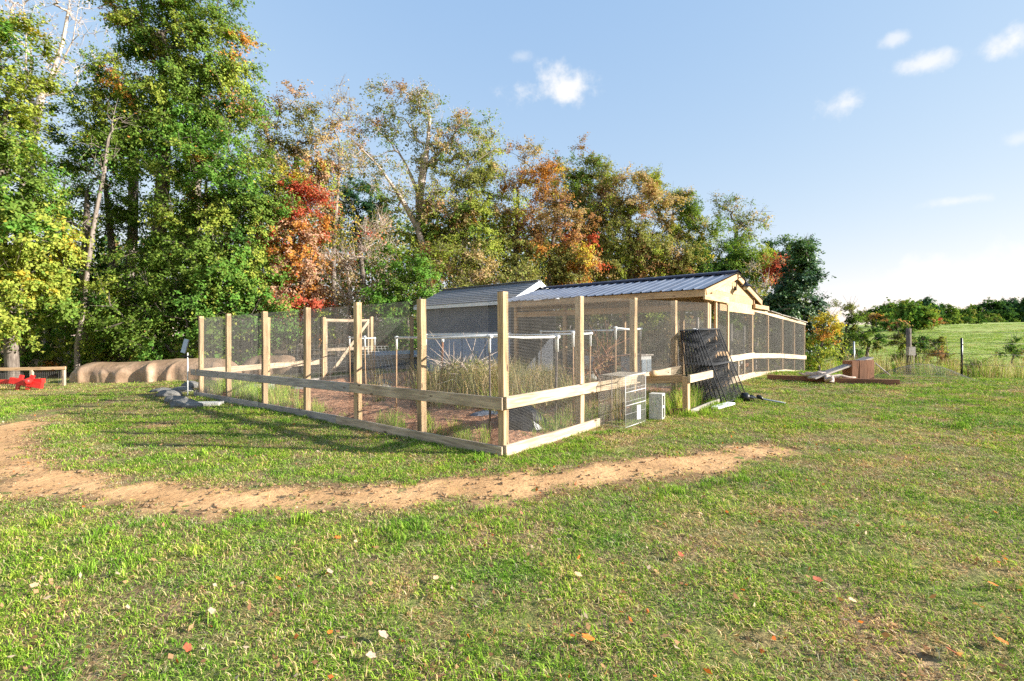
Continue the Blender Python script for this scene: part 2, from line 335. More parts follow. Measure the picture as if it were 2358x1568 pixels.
def ground():
    def axis(lo, hi, fine, step):
        a = [0.0]; s = step
        while a[-1] < hi: a.append(a[-1]+s); s = s if a[-1] < fine else s*1.13
        b = [0.0]; s = step
        while b[-1] > lo: b.append(b[-1]-s); s = s if -b[-1] < fine else s*1.13
        return np.array(b[:0:-1]+a)
    xs = axis(-700, 900, 22, .22); ys = axis(-120, 1200, 24, .22)
    Xg, Yg = np.meshgrid(xs, ys); Z = G(Xg, Yg); Zf = np.where(np.hypot(Xg, Yg) > 700, 6.0, Z)
    V = np.stack([Xg, Yg, Zf], -1).reshape(-1, 3); nx = len(xs); ny = len(ys)
    i = (np.arange(ny-1)[:, None]*nx+np.arange(nx-1)[None]).ravel()
    Fq = np.stack([i, i+1, i+1+nx, i+nx], 1)
    m, nt, b = newmat('turf'); N = nt.nodes; L = nt.links
    ge = N.new('ShaderNodeNewGeometry')
    def nz(s, d, r=.6):
        n = N.new('ShaderNodeTexNoise'); n.inputs['Scale'].default_value = s; n.inputs['Detail'].default_value = d; n.inputs['Roughness'].default_value = r
        L.new(ge.outputs['Position'], n.inputs['Vector']); return n.outputs['Fac']
    def ramp(f, c0, c1, p0, p1):
        r = N.new('ShaderNodeValToRGB'); r.color_ramp.elements[0].position = p0; r.color_ramp.elements[1].position = p1
        r.color_ramp.elements[0].color = (*c0, 1); r.color_ramp.elements[1].color = (*c1, 1); L.new(f, r.inputs['Fac']); return r.outputs[0]
    soil = ramp(nz(26, 5), (.12, .075, .04), (.38, .26, .14), .35, .66)
    grass = ramp(nz(14, 6), (.08, .10, .025), (.27, .29, .08), .3, .7)
    mx = N.new('ShaderNodeMix'); mx.data_type = 'RGBA'
    L.new(ramp(nz(1.5, 6), (0, 0, 0), (1, 1, 1), .40, .60), mx.inputs['Factor']); L.new(soil, mx.inputs['A']); L.new(grass, mx.inputs['B'])
    # far pasture: clean green, mottled at the scale of tussocks
    fld = ramp(nz(.55, 7, .65), (.24, .29, .075), (.36, .42, .12), .35, .65)
    sx = N.new('ShaderNodeVectorMath'); sx.operation = 'LENGTH'; L.new(ge.outputs['Position'], sx.inputs[0])
    mr = N.new('ShaderNodeMapRange'); mr.inputs['From Min'].default_value = 17; mr.inputs['From Max'].default_value = 26; L.new(sx.outputs['Value'], mr.inputs['Value'])
    m2 = N.new('ShaderNodeMix'); m2.data_type = 'RGBA'; L.new(mr.outputs[0], m2.inputs['Factor']); L.new(mx.outputs['Result'], m2.inputs['A']); L.new(fld, m2.inputs['B'])
    # leaf mould under the wood, left of the pasture
    sp = N.new('ShaderNodeSeparateXYZ'); L.new(ge.outputs['Position'], sp.inputs[0])
    k = N.new('ShaderNodeMath'); k.operation = 'MULTIPLY_ADD'; k.inputs[1].default_value = -.62; L.new(sp.outputs['Y'], k.inputs[0]); L.new(sp.outputs['X'], k.inputs[2])
    w1 = N.new('ShaderNodeMapRange'); w1.inputs['From Min'].default_value = -2; w1.inputs['From Max'].default_value = 1; w1.inputs['To Min'].default_value = 1; w1.inputs['To Max'].default_value = 0; L.new(k.outputs[0], w1.inputs['Value'])
    w2 = N.new('ShaderNodeMapRange'); w2.inputs['From Min'].default_value = 17.2; w2.inputs['From Max'].default_value = 18.6; L.new(sp.outputs['Y'], w2.inputs['Value'])
    wm = N.new('ShaderNodeMath'); wm.operation = 'MULTIPLY'; L.new(w1.outputs[0], wm.inputs[0]); L.new(w2.outputs[0], wm.inputs[1])
    lit = ramp(nz(11, 6), (.045, .03, .016), (.21, .13, .055), .35, .7)
    m3 = N.new('ShaderNodeMix'); m3.data_type = 'RGBA'; L.new(wm.outputs[0], m3.inputs['Factor']); L.new(m2.outputs['Result'], m3.inputs['A']); L.new(lit, m3.inputs['B'])
    L.new(m3.outputs['Result'], b.inputs['Base Color']); b.inputs['Roughness'].default_value = .95; b.inputs['Specular IOR Level'].default_value = .1
    bp = N.new('ShaderNodeBump'); bp.inputs['Strength'].default_value = .8; bp.inputs['Distance'].default_value = .03; L.new(nz(30, 5), bp.inputs['Height']); L.new(bp.outputs[0], b.inputs['Normal'])
    o = put('ground', mesh_np('ground', V, Fq, m, smooth=True)); tag(o, kind='structure')
ground()

def path():
    c = .035; xs = np.arange(-8.5, 5.2, c); ys = np.arange(3.9, 15, c)
    Xg, Yg = np.meshgrid(xs, ys); pm = pathmask(Xg, Yg); keep = pathmask(Xg+c/2, Yg+c/2) > -.26
    fine = fbm(Xg*7, Yg*7, 55, 4)-.5; t = np.clip((pm+fine*.34+.10)/.17, 0, 1)
    Z = G(Xg, Yg)-.010+np.clip((pm+.26)*.1, 0, .016)+(fbm(Xg*5, Yg*5, 51, 5)-.5)*.026
    e = fbm(Xg*2.2, Yg*2.2, 58, 5); earth = np.stack([.36+.34*e, .20+.22*e, .088+.115*e], -1); verge = np.stack([.15+.20*(fine+.5), .09+.13*(fine+.5), .045+.07*(fine+.5)], -1)
    colr = (verge*(1-t[..., None])+earth*t[..., None]).reshape(-1, 3)
    nx = len(xs); idx = np.argwhere(keep[:-1, :-1]); i = idx[:, 0]*nx+idx[:, 1]
    Fq = np.stack([i, i+1, i+1+nx, i+nx], 1); used, inv = np.unique(Fq, return_inverse=True)
    V = np.stack([Xg, Yg, Z], -1).reshape(-1, 3)[used]
    m = noise_mat('bare_earth', [(.7, .7, .7), (1, 1, 1), (1.15, 1.15, 1.15)], 24, 7, .95, 0, .9, None, True, .1, (.28, .66), .012); N = m.node_tree.nodes; L = m.node_tree.links; b = N['Principled BSDF']
    a = N.new('ShaderNodeAttribute'); a.attribute_name = 'Col'; mx = N.new('ShaderNodeMix'); mx.data_type = 'RGBA'; mx.blend_type = 'MULTIPLY'; mx.inputs['Factor'].default_value = 1
    L.new(a.outputs['Color'], mx.inputs['A']); L.new(b.inputs['Base Color'].links[0].from_socket, mx.inputs['B']); L.new(mx.outputs['Result'], b.inputs['Base Color'])
    o = put('path', mesh_np('path', V, inv.reshape(Fq.shape), m, colr[used], smooth=True)); tag(o, kind='structure')
path()

def garden_soil():
    n1, n2 = 130, 90; t = np.linspace(.03, 9.45, n1); s = np.linspace(.03, 6.4, n2); T, S = np.meshgrid(t, s)
    X = C0[0]+D2[0]*S+D1[0]*T; Y = C0[1]+D2[1]*S+D1[1]*T
    edge = np.clip(np.minimum(np.minimum(T, 9.45-T), np.minimum(S, 6.4-S))/.4, 0, 1)
    Z = G(X, Y)+.012+edge*(fbm(X*1.3, Y*1.3, 61, 5)*.16+fbm(X*6, Y*6, 65, 3)*.05-.02)
    i = (np.arange(n2-1)[:, None]*n1+np.arange(n1-1)[None]).ravel()
    Fq = np.stack([i, i+n1, i+1+n1, i+1], 1)
    m = noise_mat('bark_mulch', [(.17, .085, .05), (.38, .19, .11), (.56, .33, .20)], 16, 7, .95, 0, 1.0, None, True, .1, (.3, .7), .04)
    o = put('garden_soil', mesh_np('garden_soil', np.stack([X, Y, Z], -1).reshape(-1, 3), Fq, m, smooth=True)); tag(o, kind='structure')
garden_soil()

# ------------------------------------------------------------------ pen fence
HT = 1.84; BAY = 1.535
def ft(t, s=0.0, z=0.0): return F(s, -t, z)      # t metres along the shaded side
fence = thing('garden_fence', 'tall pine post fence with fine wire netting around the vegetable plot', 'fence', F(0, 0, 0))
LT = [0, 1.33, 2.83, 4.38, 5.98, 7.75, 9.45]      # post places on the shaded side
LT = [0, 1.43, 2.92, 4.46, 6.10, 7.85, 9.48]
for i, t in enumerate(LT):
    p = ft(t); g = g1(p.x, p.y)
    h = HT+random.uniform(-.015, .02); hv = .089
    b = board('post', (p.x, p.y, g-.05), (p.x+random.uniform(-.012, .012), p.y, h), hv, hv, M['post'], fence, up=(*D2, 0))
RS = [BAY*k for k in (1, 2, 3)]
for s in RS:
    p = F(s); board('post', (p.x, p.y, .04*s-.05), (p.x, p.y, HT+.04*s+random.uniform(-.02, .02)), .089, .089, M['post'], fence, up=(*D2, 0))
for s in (BAY, 2*BAY, 3*BAY, 4*BAY):              # far side, with the gate bay between the second and third
    p = ft(9.48, s); board('post', (p.x, p.y, .04*s-.05), (p.x, p.y, HT+.04*s-.02), .089, .089, M['post'], fence, up=(*D2, 0))
def rail(a, b, ma='rail', w=.038, h=.14, nm='rail'): return board(nm, a, b, w, h, M[ma], fence)
so = -.066
rail(ft(-.045, so, .59), ft(3.02, so, .585)); rail(ft(3.025, so, .585), ft(9.9, so, .54), 'greywood')
rail(F(-.045, .066, .60), F(2.38, .066, .66)); rail(F(2.385, .066, .66), F(4.75, .066, .765))
rail(ft(9.48+.066, -.1, .56), ft(9.48+.066, 3.05, .70))
rail(ft(9.48+.066, 4.6, .74), ft(9.48+.066, 6.2, .80), 'greywood')
# base boards
rail(ft(-.045, so, .045), ft(3.4, so, .055), 'rail', nm='base_board'); rail(ft(3.405, so, .055), ft(6.2, so, .04), 'greywood', nm='base_board')
rail(ft(6.205, so, .04), ft(9.7, so, .02), 'greywood', nm='base_board')
rail(F(-.045, .066, .055), F(1.93, .066, .135), nm='base_board')
rail(ft(9.48+.066, -.1, .06), ft(9.48+.066, 3.05, .18), 'greywood', nm='base_board')
CELL, WT = .017, .0016
def net(P, Q, z0a, z0b, h, parent=fence):
    U = (Q.x-P.x, Q.y-P.y, z0b-z0a); wire_part('wire_netting', (P.x, P.y, z0a), U, (0, 0, h), CELL, WT, M['wire'], parent)
for a, b in zip(LT[:-1], LT[1:]): net(ft(a, -.046), ft(b, -.046), .02, .02, HT-.05)
for k in range(3): net(F(BAY*k, .046), F(BAY*(k+1), .046), .04*BAY*k+.02, .04*BAY*(k+1)+.02, HT-.05)
for k in (0, 1, 3): net(ft(9.53, BAY*k), ft(9.53, BAY*(k+1)), .04*BAY*k+.02, .04*BAY*(k+1)+.02, HT-.06)
net(F(3*BAY, .046), F(6.15, .046), .2, .26, HT-.05)

# gate
gs0, gs1 = 2*BAY+.07, 3*BAY-.07
gate = thing('garden_gate', 'pine frame gate with one diagonal brace on the far side of the plot', 'gate', ft(9.5, gs0, .14))
def gb(nm, a, b, w=.038, h=.089, m='rail'): return board(nm, ft(9.5, a[0], a[1]), ft(9.5, b[0], b[1]), w, h, M[m], gate, up=(0, 0, 1) if abs(a[1]-b[1]) < .3 else (*D2, 0))
gb('stile', (gs0, .16), (gs0, 1.90)); gb('stile', (gs1, .22), (gs1, 1.93))
gb('top_rail', (gs0+.047, 1.855), (gs1-.047, 1.885)); gb('middle_rail', (gs0+.047, 1.03), (gs1-.047, 1.06)); gb('bottom_rail', (gs0+.047, .22), (gs1-.047, .26))
board('brace', ft(9.46, gs0+.06, .28), ft(9.46, gs1-.04, 1.86), .089, .03, M['rail'], gate, up=(*D1, 0))
net(ft(9.475, gs0), ft(9.475, gs1), .22, .26, 1.62, gate)

# ------------------------------------------------------------------ chicken coop
RZ, EZ, OV = 2.80, 2.30, .16
coop = thing('chicken_coop', 'open timber chicken coop with ribbed metal gable roof and pale wood gable', 'coop', F(7.7, 0, .31))
def cb(nm, a, b, w, h, m='coopwood', up=(0, 0, 1), par=coop): return board(nm, F(*a), F(*b), w, h, M[m], par, up)
for s in (6.2, 9.2):
    for t in (0, 1.75, 3.5, 5.1):
        if s == 6.2 and t == 1.75: continue
        cb('post', (s, -t, .2), (s, -t, 2.36), .089, .089, up=(*D2, 0))
cb('post', (6.42, -.02, .22), (6.42, -.02, 2.2), .05, .089, 'rail', up=(*D2, 0))
# eave beams and headers
for s in (6.2, 9.2): cb('header', (s+.07*(1 if s < 8 else -1), .1, 2.20), (s+.07*(1 if s < 8 else -1), -5.15, 2.20), .038, .235)
cb('header', (6.2, -.02, 1.98), (6.2, -5.1, 1.98), .038, .14)
cb('fascia', (5.76, OV-.02, EZ-.075), (5.76, -5.15, EZ-.075), .03, .135)
cb('fascia', (9.64, OV-.02, EZ-.055), (9.64, -5.15, EZ-.055), .03, .135)
cb('tie_beam', (5.75, .115, 2.16), (7.15, .115, 2.16), .038, .13); cb('tie_beam', (9.05, .115, 2.13), (10.25, .115, 2.13), .06, .10)
for a, b, z0, z1 in ((5.78, 7.66, EZ-.06, RZ-.085), (9.62, 7.74, EZ-.06, RZ-.085)):
    cb('rake_board', (a, OV-.02, z0), (b, OV-.02, z1), .03, .115)
    for t in (1.0, 2.0, 3.0, 4.0, 5.0): cb('rafter', (a, -t, z0+.0), (b, -t, z1), .038, .09)
cb('ridge_board', (7.7, OV-.03, RZ-.075), (7.7, -5.1, RZ-.075), .03, .09)
# gable cladding: four planks cut to the slope
for z0, z1 in ((1.93, 2.16), (2.164, 2.33), (2.334, 2.50), (2.504, 2.69)):
    def hw(z): return 1.52 if z < 2.30 else max(.02, 1.52*(2.70-z)/.40)
    mb = MB(); vs = []
    lo0 = -.92 if z0 < 2.1 else -hw(z0); lo1 = -.92 if z0 < 2.1 else -hw(z1)
    for o in (.05, .072):
        vs += [F(7.7+lo0, o, z0), F(7.7+hw(z0), o, z0), F(7.7+hw(z1), o, z1), F(7.7+lo1, o, z1)]
    mb.add(vs, [(0, 1, 2, 3)[::-1], (4, 5, 6, 7), (0, 1, 5, 4), (1, 2, 6, 5), (2, 3, 7, 6), (3, 0, 4, 7)]); mb.build('gable_plank', M['coopwood'], coop)
# roof sheets
def roof_sheet(s0, z0, s1, z1, o0, o1, ribs=4):
    prof = []
    n = 12*ribs
    for i in range(n+1):
        x = i/n; ph = (x*ribs) % 1.0
        prof.append((x, .020 if ph < .10 or ph > .93 else (.004 if .46 < ph < .54 else 0)))
    V = []
    for (s, z) in ((s0, z0), (s1, z1)):
        for x, h in prof: V.append(F(s, o0+(o1-o0)*x, z+h))
    k = len(prof); fs = [(i, i+1, k+i+1, k+i) for i in range(k-1)]
    mb = MB(); mb.add(V, fs); return mb.build('roof_sheet', M['steel'], coop)
edges = [OV, -.74, -1.64, -2.54, -3.44, -4.34, -5.22]
for i, (a, b) in enumerate(zip(edges[:-1], edges[1:])):
    roof_sheet(5.70, EZ+.004*(i % 2), 7.68, RZ+.004*(i % 2), a, b); roof_sheet(9.70, EZ+.004*(i % 2), 7.72, RZ+.004*(i % 2), a, b)
mb = MB(); vs = []
for o in (OV+.01, -5.24):
    for ds, dz in ((-.20, -.012), (-.19, .03), (0, .075), (.19, .03), (.20, -.012)): vs.append(F(7.7+ds, o, RZ+dz))
mb.add(vs, [(i, i+1, 6+i, 5+i) for i in range(4)]); mb.build('ridge_cap', M['ridge'], coop)
# door in the gable end: frame of white trim with a wire pane
door = MB()
for a, b in (((6.52, .07, .5), (6.52, .07, 2.12)), ((7.26, .07, .5), (7.26, .07, 2.08))): door.beam(F(*a), F(*b), .045, .075, (*D2, 0))
door.beam(F(6.45, .07, 2.14), F(7.33, .07, 2.10), .045, .07); door.beam(F(6.56, .07, 1.02), F(7.22, .07, 1.0), .04, .09); door.beam(F(6.56, .07, .36), F(7.22, .07, .36), .04, .12)
dr = door.build('door', M['coopwood'], coop)
V, Fc = wires(F(6.56, .075, .42), np.array(F(7.22, .075, .42))-np.array(F(6.56, .075, .42)), (0, 0, 1.64), 38, 96, WT)
o = put('door_netting', mesh_np('door_netting', V-np.array(coop.location), Fc, M['wire']), None, coop.location); o['kind'] = 'stuff'; o.parent = dr; o.matrix_parent_inverse = Matrix.Translation(coop.location).inverted()
cb('rail', (7.32, .072, .88), (9.2, .072, .92), .03, .14, 'rail'); cb('base_board', (7.3, .072, .40), (9.2, .072, .44), .03, .15, 'rail')
cb('stud', (8.1, .03, .3), (8.1, .03, .86), .04, .05, 'rail', up=(*D2, 0)); cb('stud', (8.55, .03, .3), (8.55, .03, .86), .04, .05, 'rail', up=(*D2, 0))
net(F(7.3, .05), F(9.2, .05), .33, .37, 1.62, coop)
net(F(6.2, -.05), F(6.2, -5.1), .25, .25, 1.9, coop); net(F(9.2, -.05), F(9.2, -5.1), .33, .33, 1.85, coop)
net(F(6.2, -5.12), F(9.2, -5.12), .27, .36, 1.85, coop)
# gooseneck lamp on the gable
lamp = thing('gooseneck_lamp', 'black gooseneck barn lamp under the coop gable peak', 'lamp', F(7.72, .08, 2.5))
mb = MB(); pts = [F(7.72, .10, 2.46), F(7.72, .115, 2.55)]+[F(7.72, .115+.10*(1-math.cos(a)), 2.62+.085*math.sin(a)) for a in np.linspace(0, math.pi, 9)]
mb.tube(pts, .012, 6); mb.beam(F(7.72, .07, 2.46), F(7.72, .115, 2.46), .05, .09); mb.build('arm', M['black'], lamp)
mb = MB(); c = F(7.72, .315, 2.545); mb.tube([c+Vector((0, 0, z)) for z in (.075, .03, .0, -.035, -.05)], [.02, .032, .05, .12, .14], 14, False); mb.build('lamp_shade', M['black'], lamp)
mb = MB(); mb.tube([c+Vector((0, 0, z)) for z in (-.03, -.07, -.11, -.13)], [.03, .05, .045, .01], 10); mb.build('bulb', M['glass'], lamp)

# covered run that carries on down the slope
run = thing('chicken_run', 'netted chicken run with sloping capped top beyond the coop door', 'chicken run', F(12, 0, .3))
RX = [9.2, 10.66, 12.2, 13.64, 15.06]; RT = [2.07, 2.02, 1.95, 1.91, 1.86]; RB = [.40, .42, .34, .22, .13]
for i, s in enumerate(RX):
    if i: board('post', F(s, 0, RB[i]-.1), F(s, 0, RT[i]), .06, .06, M['coopwood'], run, up=(*D2, 0))
    p = F(s, -1.9); board('post', (p.x, p.y, RB[i]-.1), (p.x, p.y, RT[i]-.05), .07, .07, M['greywood'], run, up=(*D2, 0))
for i in range(4):
    a, b = RX[i], RX[i+1]
    net(F(a, .035), F(b, .035), RB[i], RB[i+1], (RT[i]+RT[i+1]-RB[i]-RB[i+1])/2, run); net(F(a, -1.94), F(b, -1.94), RB[i], RB[i+1], 1.5, run)
board('top_rail', F(9.25, .04, 2.06), F(12.2, .04, 1.95), .03, .10, M['rail'], run); board('top_rail', F(12.205, .04, 1.95), F(15.1, .04, 1.85), .03, .10, M['rail'], run)
board('rail', F(9.2, .055, .915), F(12.2, .055, .84), .03, .13, M['rail'], run); board('rail', F(12.205, .055, .84), F(15.1, .055, .72), .03, .13, M['rail'], run)
board('base_board', F(9.25, .06, .43), F(12.2, .06, .38), .03, .13, M['rail'], run); board('base_board', F(12.205, .06, .38), F(15.1, .06, .20), .03, .13, M['rail'], run)
for k in range(5):
    board('roof_plank', F(9.35+k*1.16, -.1+random.uniform(-.04, .04), 2.125-.048*k*.95), F(9.35+k*1.16+1.14, -.1, 2.125-.048*(k+1)*.95), .42, .02, M['greywood'], run)
net(F(15.08, .03), F(15.08, -1.9), .13, .13, 1.7, run)

# ------------------------------------------------------------------ shed behind the coop
shed = thing('garden_shed', 'dark shed with grey shingle roof and white gable trim behind the coop', 'shed', F(7.83, -7.6, .3))
S0, S1, SP, T0, T1 = 6.75, 8.91, 7.83, 5.75, 9.75; WZ, PZ = 2.46, 3.06
def sp(s, t, z): return F(s, -t, z)
mb = MB()
mb.add([sp(S0, T0, .2), sp(S1, T0, .2), sp(S1, T0, WZ), sp(SP, T0, PZ-.08), sp(S0, T0, WZ), sp(S0, T1, .2), sp(S1, T1, .2), sp(S1, T1, WZ), sp(SP, T1, PZ-.08), sp(S0, T1, WZ)],
       [(0, 1, 2, 3, 4), (9, 8, 7, 6, 5), (0, 4, 9, 5), (1, 6, 7, 2)])
mb.build('wall', M['navy'], shed)
for k in range(16):                     # lap boards of the upper wall that faces the plot
    z = 1.52+k*.06; mb = MB(); mb.beam(sp(S0-.008, T0+.0, z+.03), sp(S0-.008, T1, z+.03), .014+.004*(k % 2), .056); mb.build('lap_board', M['navy'], shed)
for k in range(4):
    a = T0+.03+k*.995; mb = MB(); mb.beam(sp(S0-.016, a, .86), sp(S0-.016, a+.965, .86), .024, 1.20); mb.build('wall_panel', M['panel'], shed)
mb = MB(); mb.beam(sp(S0-.025, T0-.02, 1.49), sp(S0-.025, T1+.02, 1.49), .03, .07); mb.build('band', M['white'], shed)
def course(s0, z0, s1, z1, n=9):
    mb = MB()
    for i in range(n):
        a = i/n; b = (i+1.12)/n
        p = [s0+(s1-s0)*a, z0+(z1-z0)*a]; q = [s0+(s1-s0)*min(b, 1), z0+(z1-z0)*min(b, 1)]
        mb.add([sp(p[0], T0-.18, p[1]+.022), sp(p[0], T1+.18, p[1]+.022), sp(q[0], T1+.18, q[1]+.004), sp(q[0], T0-.18, q[1]+.004),
                sp(p[0], T0-.18, p[1]-.0), sp(p[0], T1+.18, p[1]-.0)], [(0, 1, 2, 3), (4, 5, 1, 0)])
    return mb.build('roof_slope', M['shingle'], shed)
course(S0-.2, WZ-.03, SP, PZ); course(S1+.2, WZ-.03, SP, PZ)
for s in (S0-.2, S1+.2):
    mb = MB(); mb.beam(sp(s, T0-.2, WZ-.10), sp(SP, T0-.2, PZ-.07), .025, .16); mb.build('rake_trim', M['white'], shed)
mb = MB(); mb.beam(sp(S0-.19, T0-.17, WZ-.09), sp(S0-.19, T1+.17, WZ-.09), .02, .10); mb.build('eave_trim', M['white'], shed)
mb = MB(); mb.beam(sp(SP, T0-.19, PZ+.03), sp(SP, T1+.19, PZ+.03), .20, .02); mb.build('ridge_cap', M['shingle'], shed)

# low block outbuilding beyond the gate
low = thing('low_hutch', 'low dark hutch with pale blue-grey lid left of the shed', 'hutch', (at(925, 18.5), 18.5, .2))
mb = MB(); mb.box((at(925, 18.5), 18.5, .38), 1.95, .9, .7); mb.build('body', M['greywood'], low)
mb = MB(); mb.beam((at(925, 18.5)-1.1, 18.4, .80), (at(925, 18.5)+1.1, 18.4, .83), 1.2, .07, (0, -.12, 1)); mb.build('lid', M['panel'], low)
for dx in (-.6, .05, .62):
    mb = MB(); mb.box((at(925, 18.5)+dx, 18.035, .45), .34, .03, .3); mb.build('door', M['navy'], low)

# ------------------------------------------------------------------ white pipe rigs and canes in the plot
def pipe_rig(label, legs, runs, z):
    p = ft(*legs[0]); root = thing('pipe_frame', label, 'pipe frame', (p.x, p.y, g1(p.x, p.y)), 'white pipe frames in the plot')
    for t, s in legs:
        q = ft(t, s); g = g1(q.x, q.y); dx = random.uniform(-.03, .03)
        mb = MB(); mb.tube([(q.x+dx, q.y, g-.02), (q.x, q.y, z-.16)], .013, 6); mb.build('cane', M['cane'] if random.random() < .7 else M['bark'], root)
        mb = MB(); mb.tube([(q.x, q.y, z-.20), (q.x, q.y, z-.03), (q.x, q.y, z+.02)], [.019, .019, .026], 8); mb.build('sleeve', M['pvc'], root)
    for a, b in runs:
        A, B = ft(*a), ft(*b); mb = MB(); mid = (A+B)/2
        mb.tube([(A.x, A.y, z), (mid.x, mid.y, z-.015), (B.x, B.y, z)], .0165, 8); mb.build('pipe', M['pvc'], root)
        for P in (A, B):
            mb = MB(); d = (B-A).normalized(); mb.tube([Vector((P.x, P.y, z))-d*.035, Vector((P.x, P.y, z))+d*.035], .025, 8); mb.build('elbow', M['pvc'], root)
pipe_rig('white pipe frame on canes nearest the corner post', [(.55, .35), (3.2, .9), (.2, 1.3), (.8, 2.1)], [((.55, .35), (3.2, .9)), ((.55, .35), (.2, 1.3)), ((.2, 1.3), (.8, 2.1))], 1.34)
pipe_rig('white pipe frame on canes in the middle of the plot', [(.25, 1.75), (.5, 2.6), (2.6, 3.0), (4.5, 2.6)], [((.25, 1.75), (.5, 2.6)), ((.5, 2.6), (2.6, 3.0)), ((2.6, 3.0), (4.5, 2.6))], 1.40)
pipe_rig('white pipe frame on canes close to the coop eave', [(.45, 3.3), (.5, 4.3), (2.2, 4.9), (3.4, 5.1)], [((.45, 3.3), (.5, 4.3)), ((.5, 4.3), (2.2, 4.9)), ((2.2, 4.9), (3.4, 5.1))], 1.50)
pipe_rig('long white pipe line on canes toward the gate', [(4.9, 1.4), (7.4, 2.6), (8.4, 4.0)], [((4.9, 1.4), (7.4, 2.6)), ((7.4, 2.6), (8.4, 4.0))], 1.36)
wp = thing('hose_post', 'rusty banded pipe stake with white fittings beside the weeds', 'stake', ft(3.6, 2.2, .12))
q = ft(3.6, 2.2); mb = MB(); mb.tube([(q.x, q.y, .05), (q.x+.04, q.y, .8), (q.x+.05, q.y, 1.28)], .02, 7); mb.build('stake', M['redwood'], wp)
mb = MB(); mb.tube([(q.x+.05, q.y, 1.26), (q.x+.05, q.y, 1.36)], .03, 8); mb.tube([(q.x+.01, q.y, .35), (q.x+.015, q.y, .45)], .03, 8); mb.build('fitting', M['pvc'], wp)
# wire trellis leaning near the gate
tr = thing('wire_trellis', 'bare wire trellis panel leaning in front of the gate', 'trellis', ft(8.7, 4.0, .15))
A = ft(8.3, 3.55, .14); U = np.array(ft(8.0, 4.45, .14))-np.array(A); wire_part('wire_panel', A, U, np.array(ft(9.2, 3.9, 1.12))-np.array(A), .11, .006, M['whitewire'], tr)
tr = thing('wire_trellis', 'wide-meshed wire trellis bent across the bay left of the gate', 'trellis', ft(8.6, 2.2, .1))
A = ft(8.4, 1.6, .1); U = np.array(ft(8.2, 3.0, .14))-np.array(A); wire_part('wire_panel', A, U, np.array(ft(8.95, 1.9, 1.15))-np.array(A), .14, .005, M['wire'], tr)

# ------------------------------------------------------------------ stacked black wire panels
ORD = ['second', 'third', 'fourth', 'fifth', 'sixth', 'seventh', 'eighth', 'ninth']
def wire_panel_thing(i, lab):
    w, h = 1.02, 1.34; off = .37*(1-i/8.0)
    b0 = F(4.62+.02*i, .12+off*1.9+.10, 0); t0 = F(4.60+.015*i, .075+off, 0)
    zb = .04*4.6+.06; zt = zb+1.23
    root = thing('wire_crate_panel', lab, 'wire panel', (b0.x, b0.y, zb), 'black wire panels leaning on the fence')
    B0 = Vector((b0.x, b0.y, zb)); T0_ = Vector((t0.x, t0.y, zt)); d = Vector((D2[0], D2[1], .04))*w
    mb = MB()
    for a, b in ((B0, T0_), (B0+d, T0_+d), (B0, B0+d), (T0_, T0_+d), ((B0+T0_)/2, (B0+T0_)/2+d)): mb.tube([a, b], .011, 5)
    mb.build('frame', M['blackwire'] if i else M['blackwire'], root)
    V1, F1 = wires(B0, d, T0_-B0, 40, 3, .0026)
    V2, F2 = wires(B0, d, T0_-B0, 2, 9, .0028)
    o = put('wire_grid', mesh_np('wire_grid', np.concatenate([V1, V2])-np.array(root.location), np.concatenate([F1, F2+len(V1)]), M['blackwire']), root, root.location); o['kind'] = 'stuff'
for i in range(9):
    wire_panel_thing(i, 'front black wire panel of the leaning stack, its whole face in view' if i == 0 else ('rearmost black wire panel of the stack, against the fence post' if i == 8 else
                     ORD[i-1]+' black wire panel counted from the front of the leaning stack'))
tp = thing('white_rod', 'thin white rod lying along the top of the black panels', 'rod', F(4.7, .2, 1.48)); mb = MB()
mb.tube([F(4.66, .40, 1.485), F(4.9, .22, 1.50), F(5.3, .12, 1.51)], .008, 6); mb.build('rod', M['pvc'], tp)

# bump-out bench rail with its post
be = thing('low_rail_stand', 'short rail on a stub post in front of the black panels', 'rail stand', F(3.3, .8, .13))
pb = gp(1580, 956); P = Vector((pb[0], pb[1], 0)); gz = g1(*pb)
board('post', P+Vector((0, 0, gz-.05)), P+Vector((0, 0, .735)), .089, .089, M['coopwood'], be, up=(*D2, 0))
board('rail', P+Vector((.0, 0, .70))+Vector((*(NO*.066), 0))-Vector((*(D2*.045), 0)), P+Vector((*(D2*.92), .035))+Vector((*(NO*.066), .70)), .038, .12, M['rail'], be)
board('rail', P+Vector((*(D1*.05), .70))-Vector((*(D2*.02), 0)), P+Vector((*(D1*.78), .66))-Vector((*(D2*.35), 0)), .038, .12, M['coopwood'], be)
board('base_board', P+Vector((*(D2*.1), gz+.03))+Vector((*(NO*.02), 0)), P+Vector((*(D2*1.3), gz+.10))+Vector((*(NO*.05), 0)), .03, .08, M['greywood'], be)
board('base_board', P+Vector((*(D1*.06), gz+.05)), P+Vector((*(D1*.75), gz+.02))-Vector((*(D2*.4), 0)), .03, .09, M['redwood'], be)
lg = thing('log_round', 'short sawn log end resting on the low rail', 'log', P+Vector((*(D1*.42), .74))); mb = MB()
c = P+Vector((*(D1*.42), .775))-Vector((*(D2*.2), 0)); mb.tube([c-Vector((*(D2*.1), 0)), c+Vector((*(D2*.1), 0))], [.05, .047], 10); mb.build('log', M['coopwood'], lg)

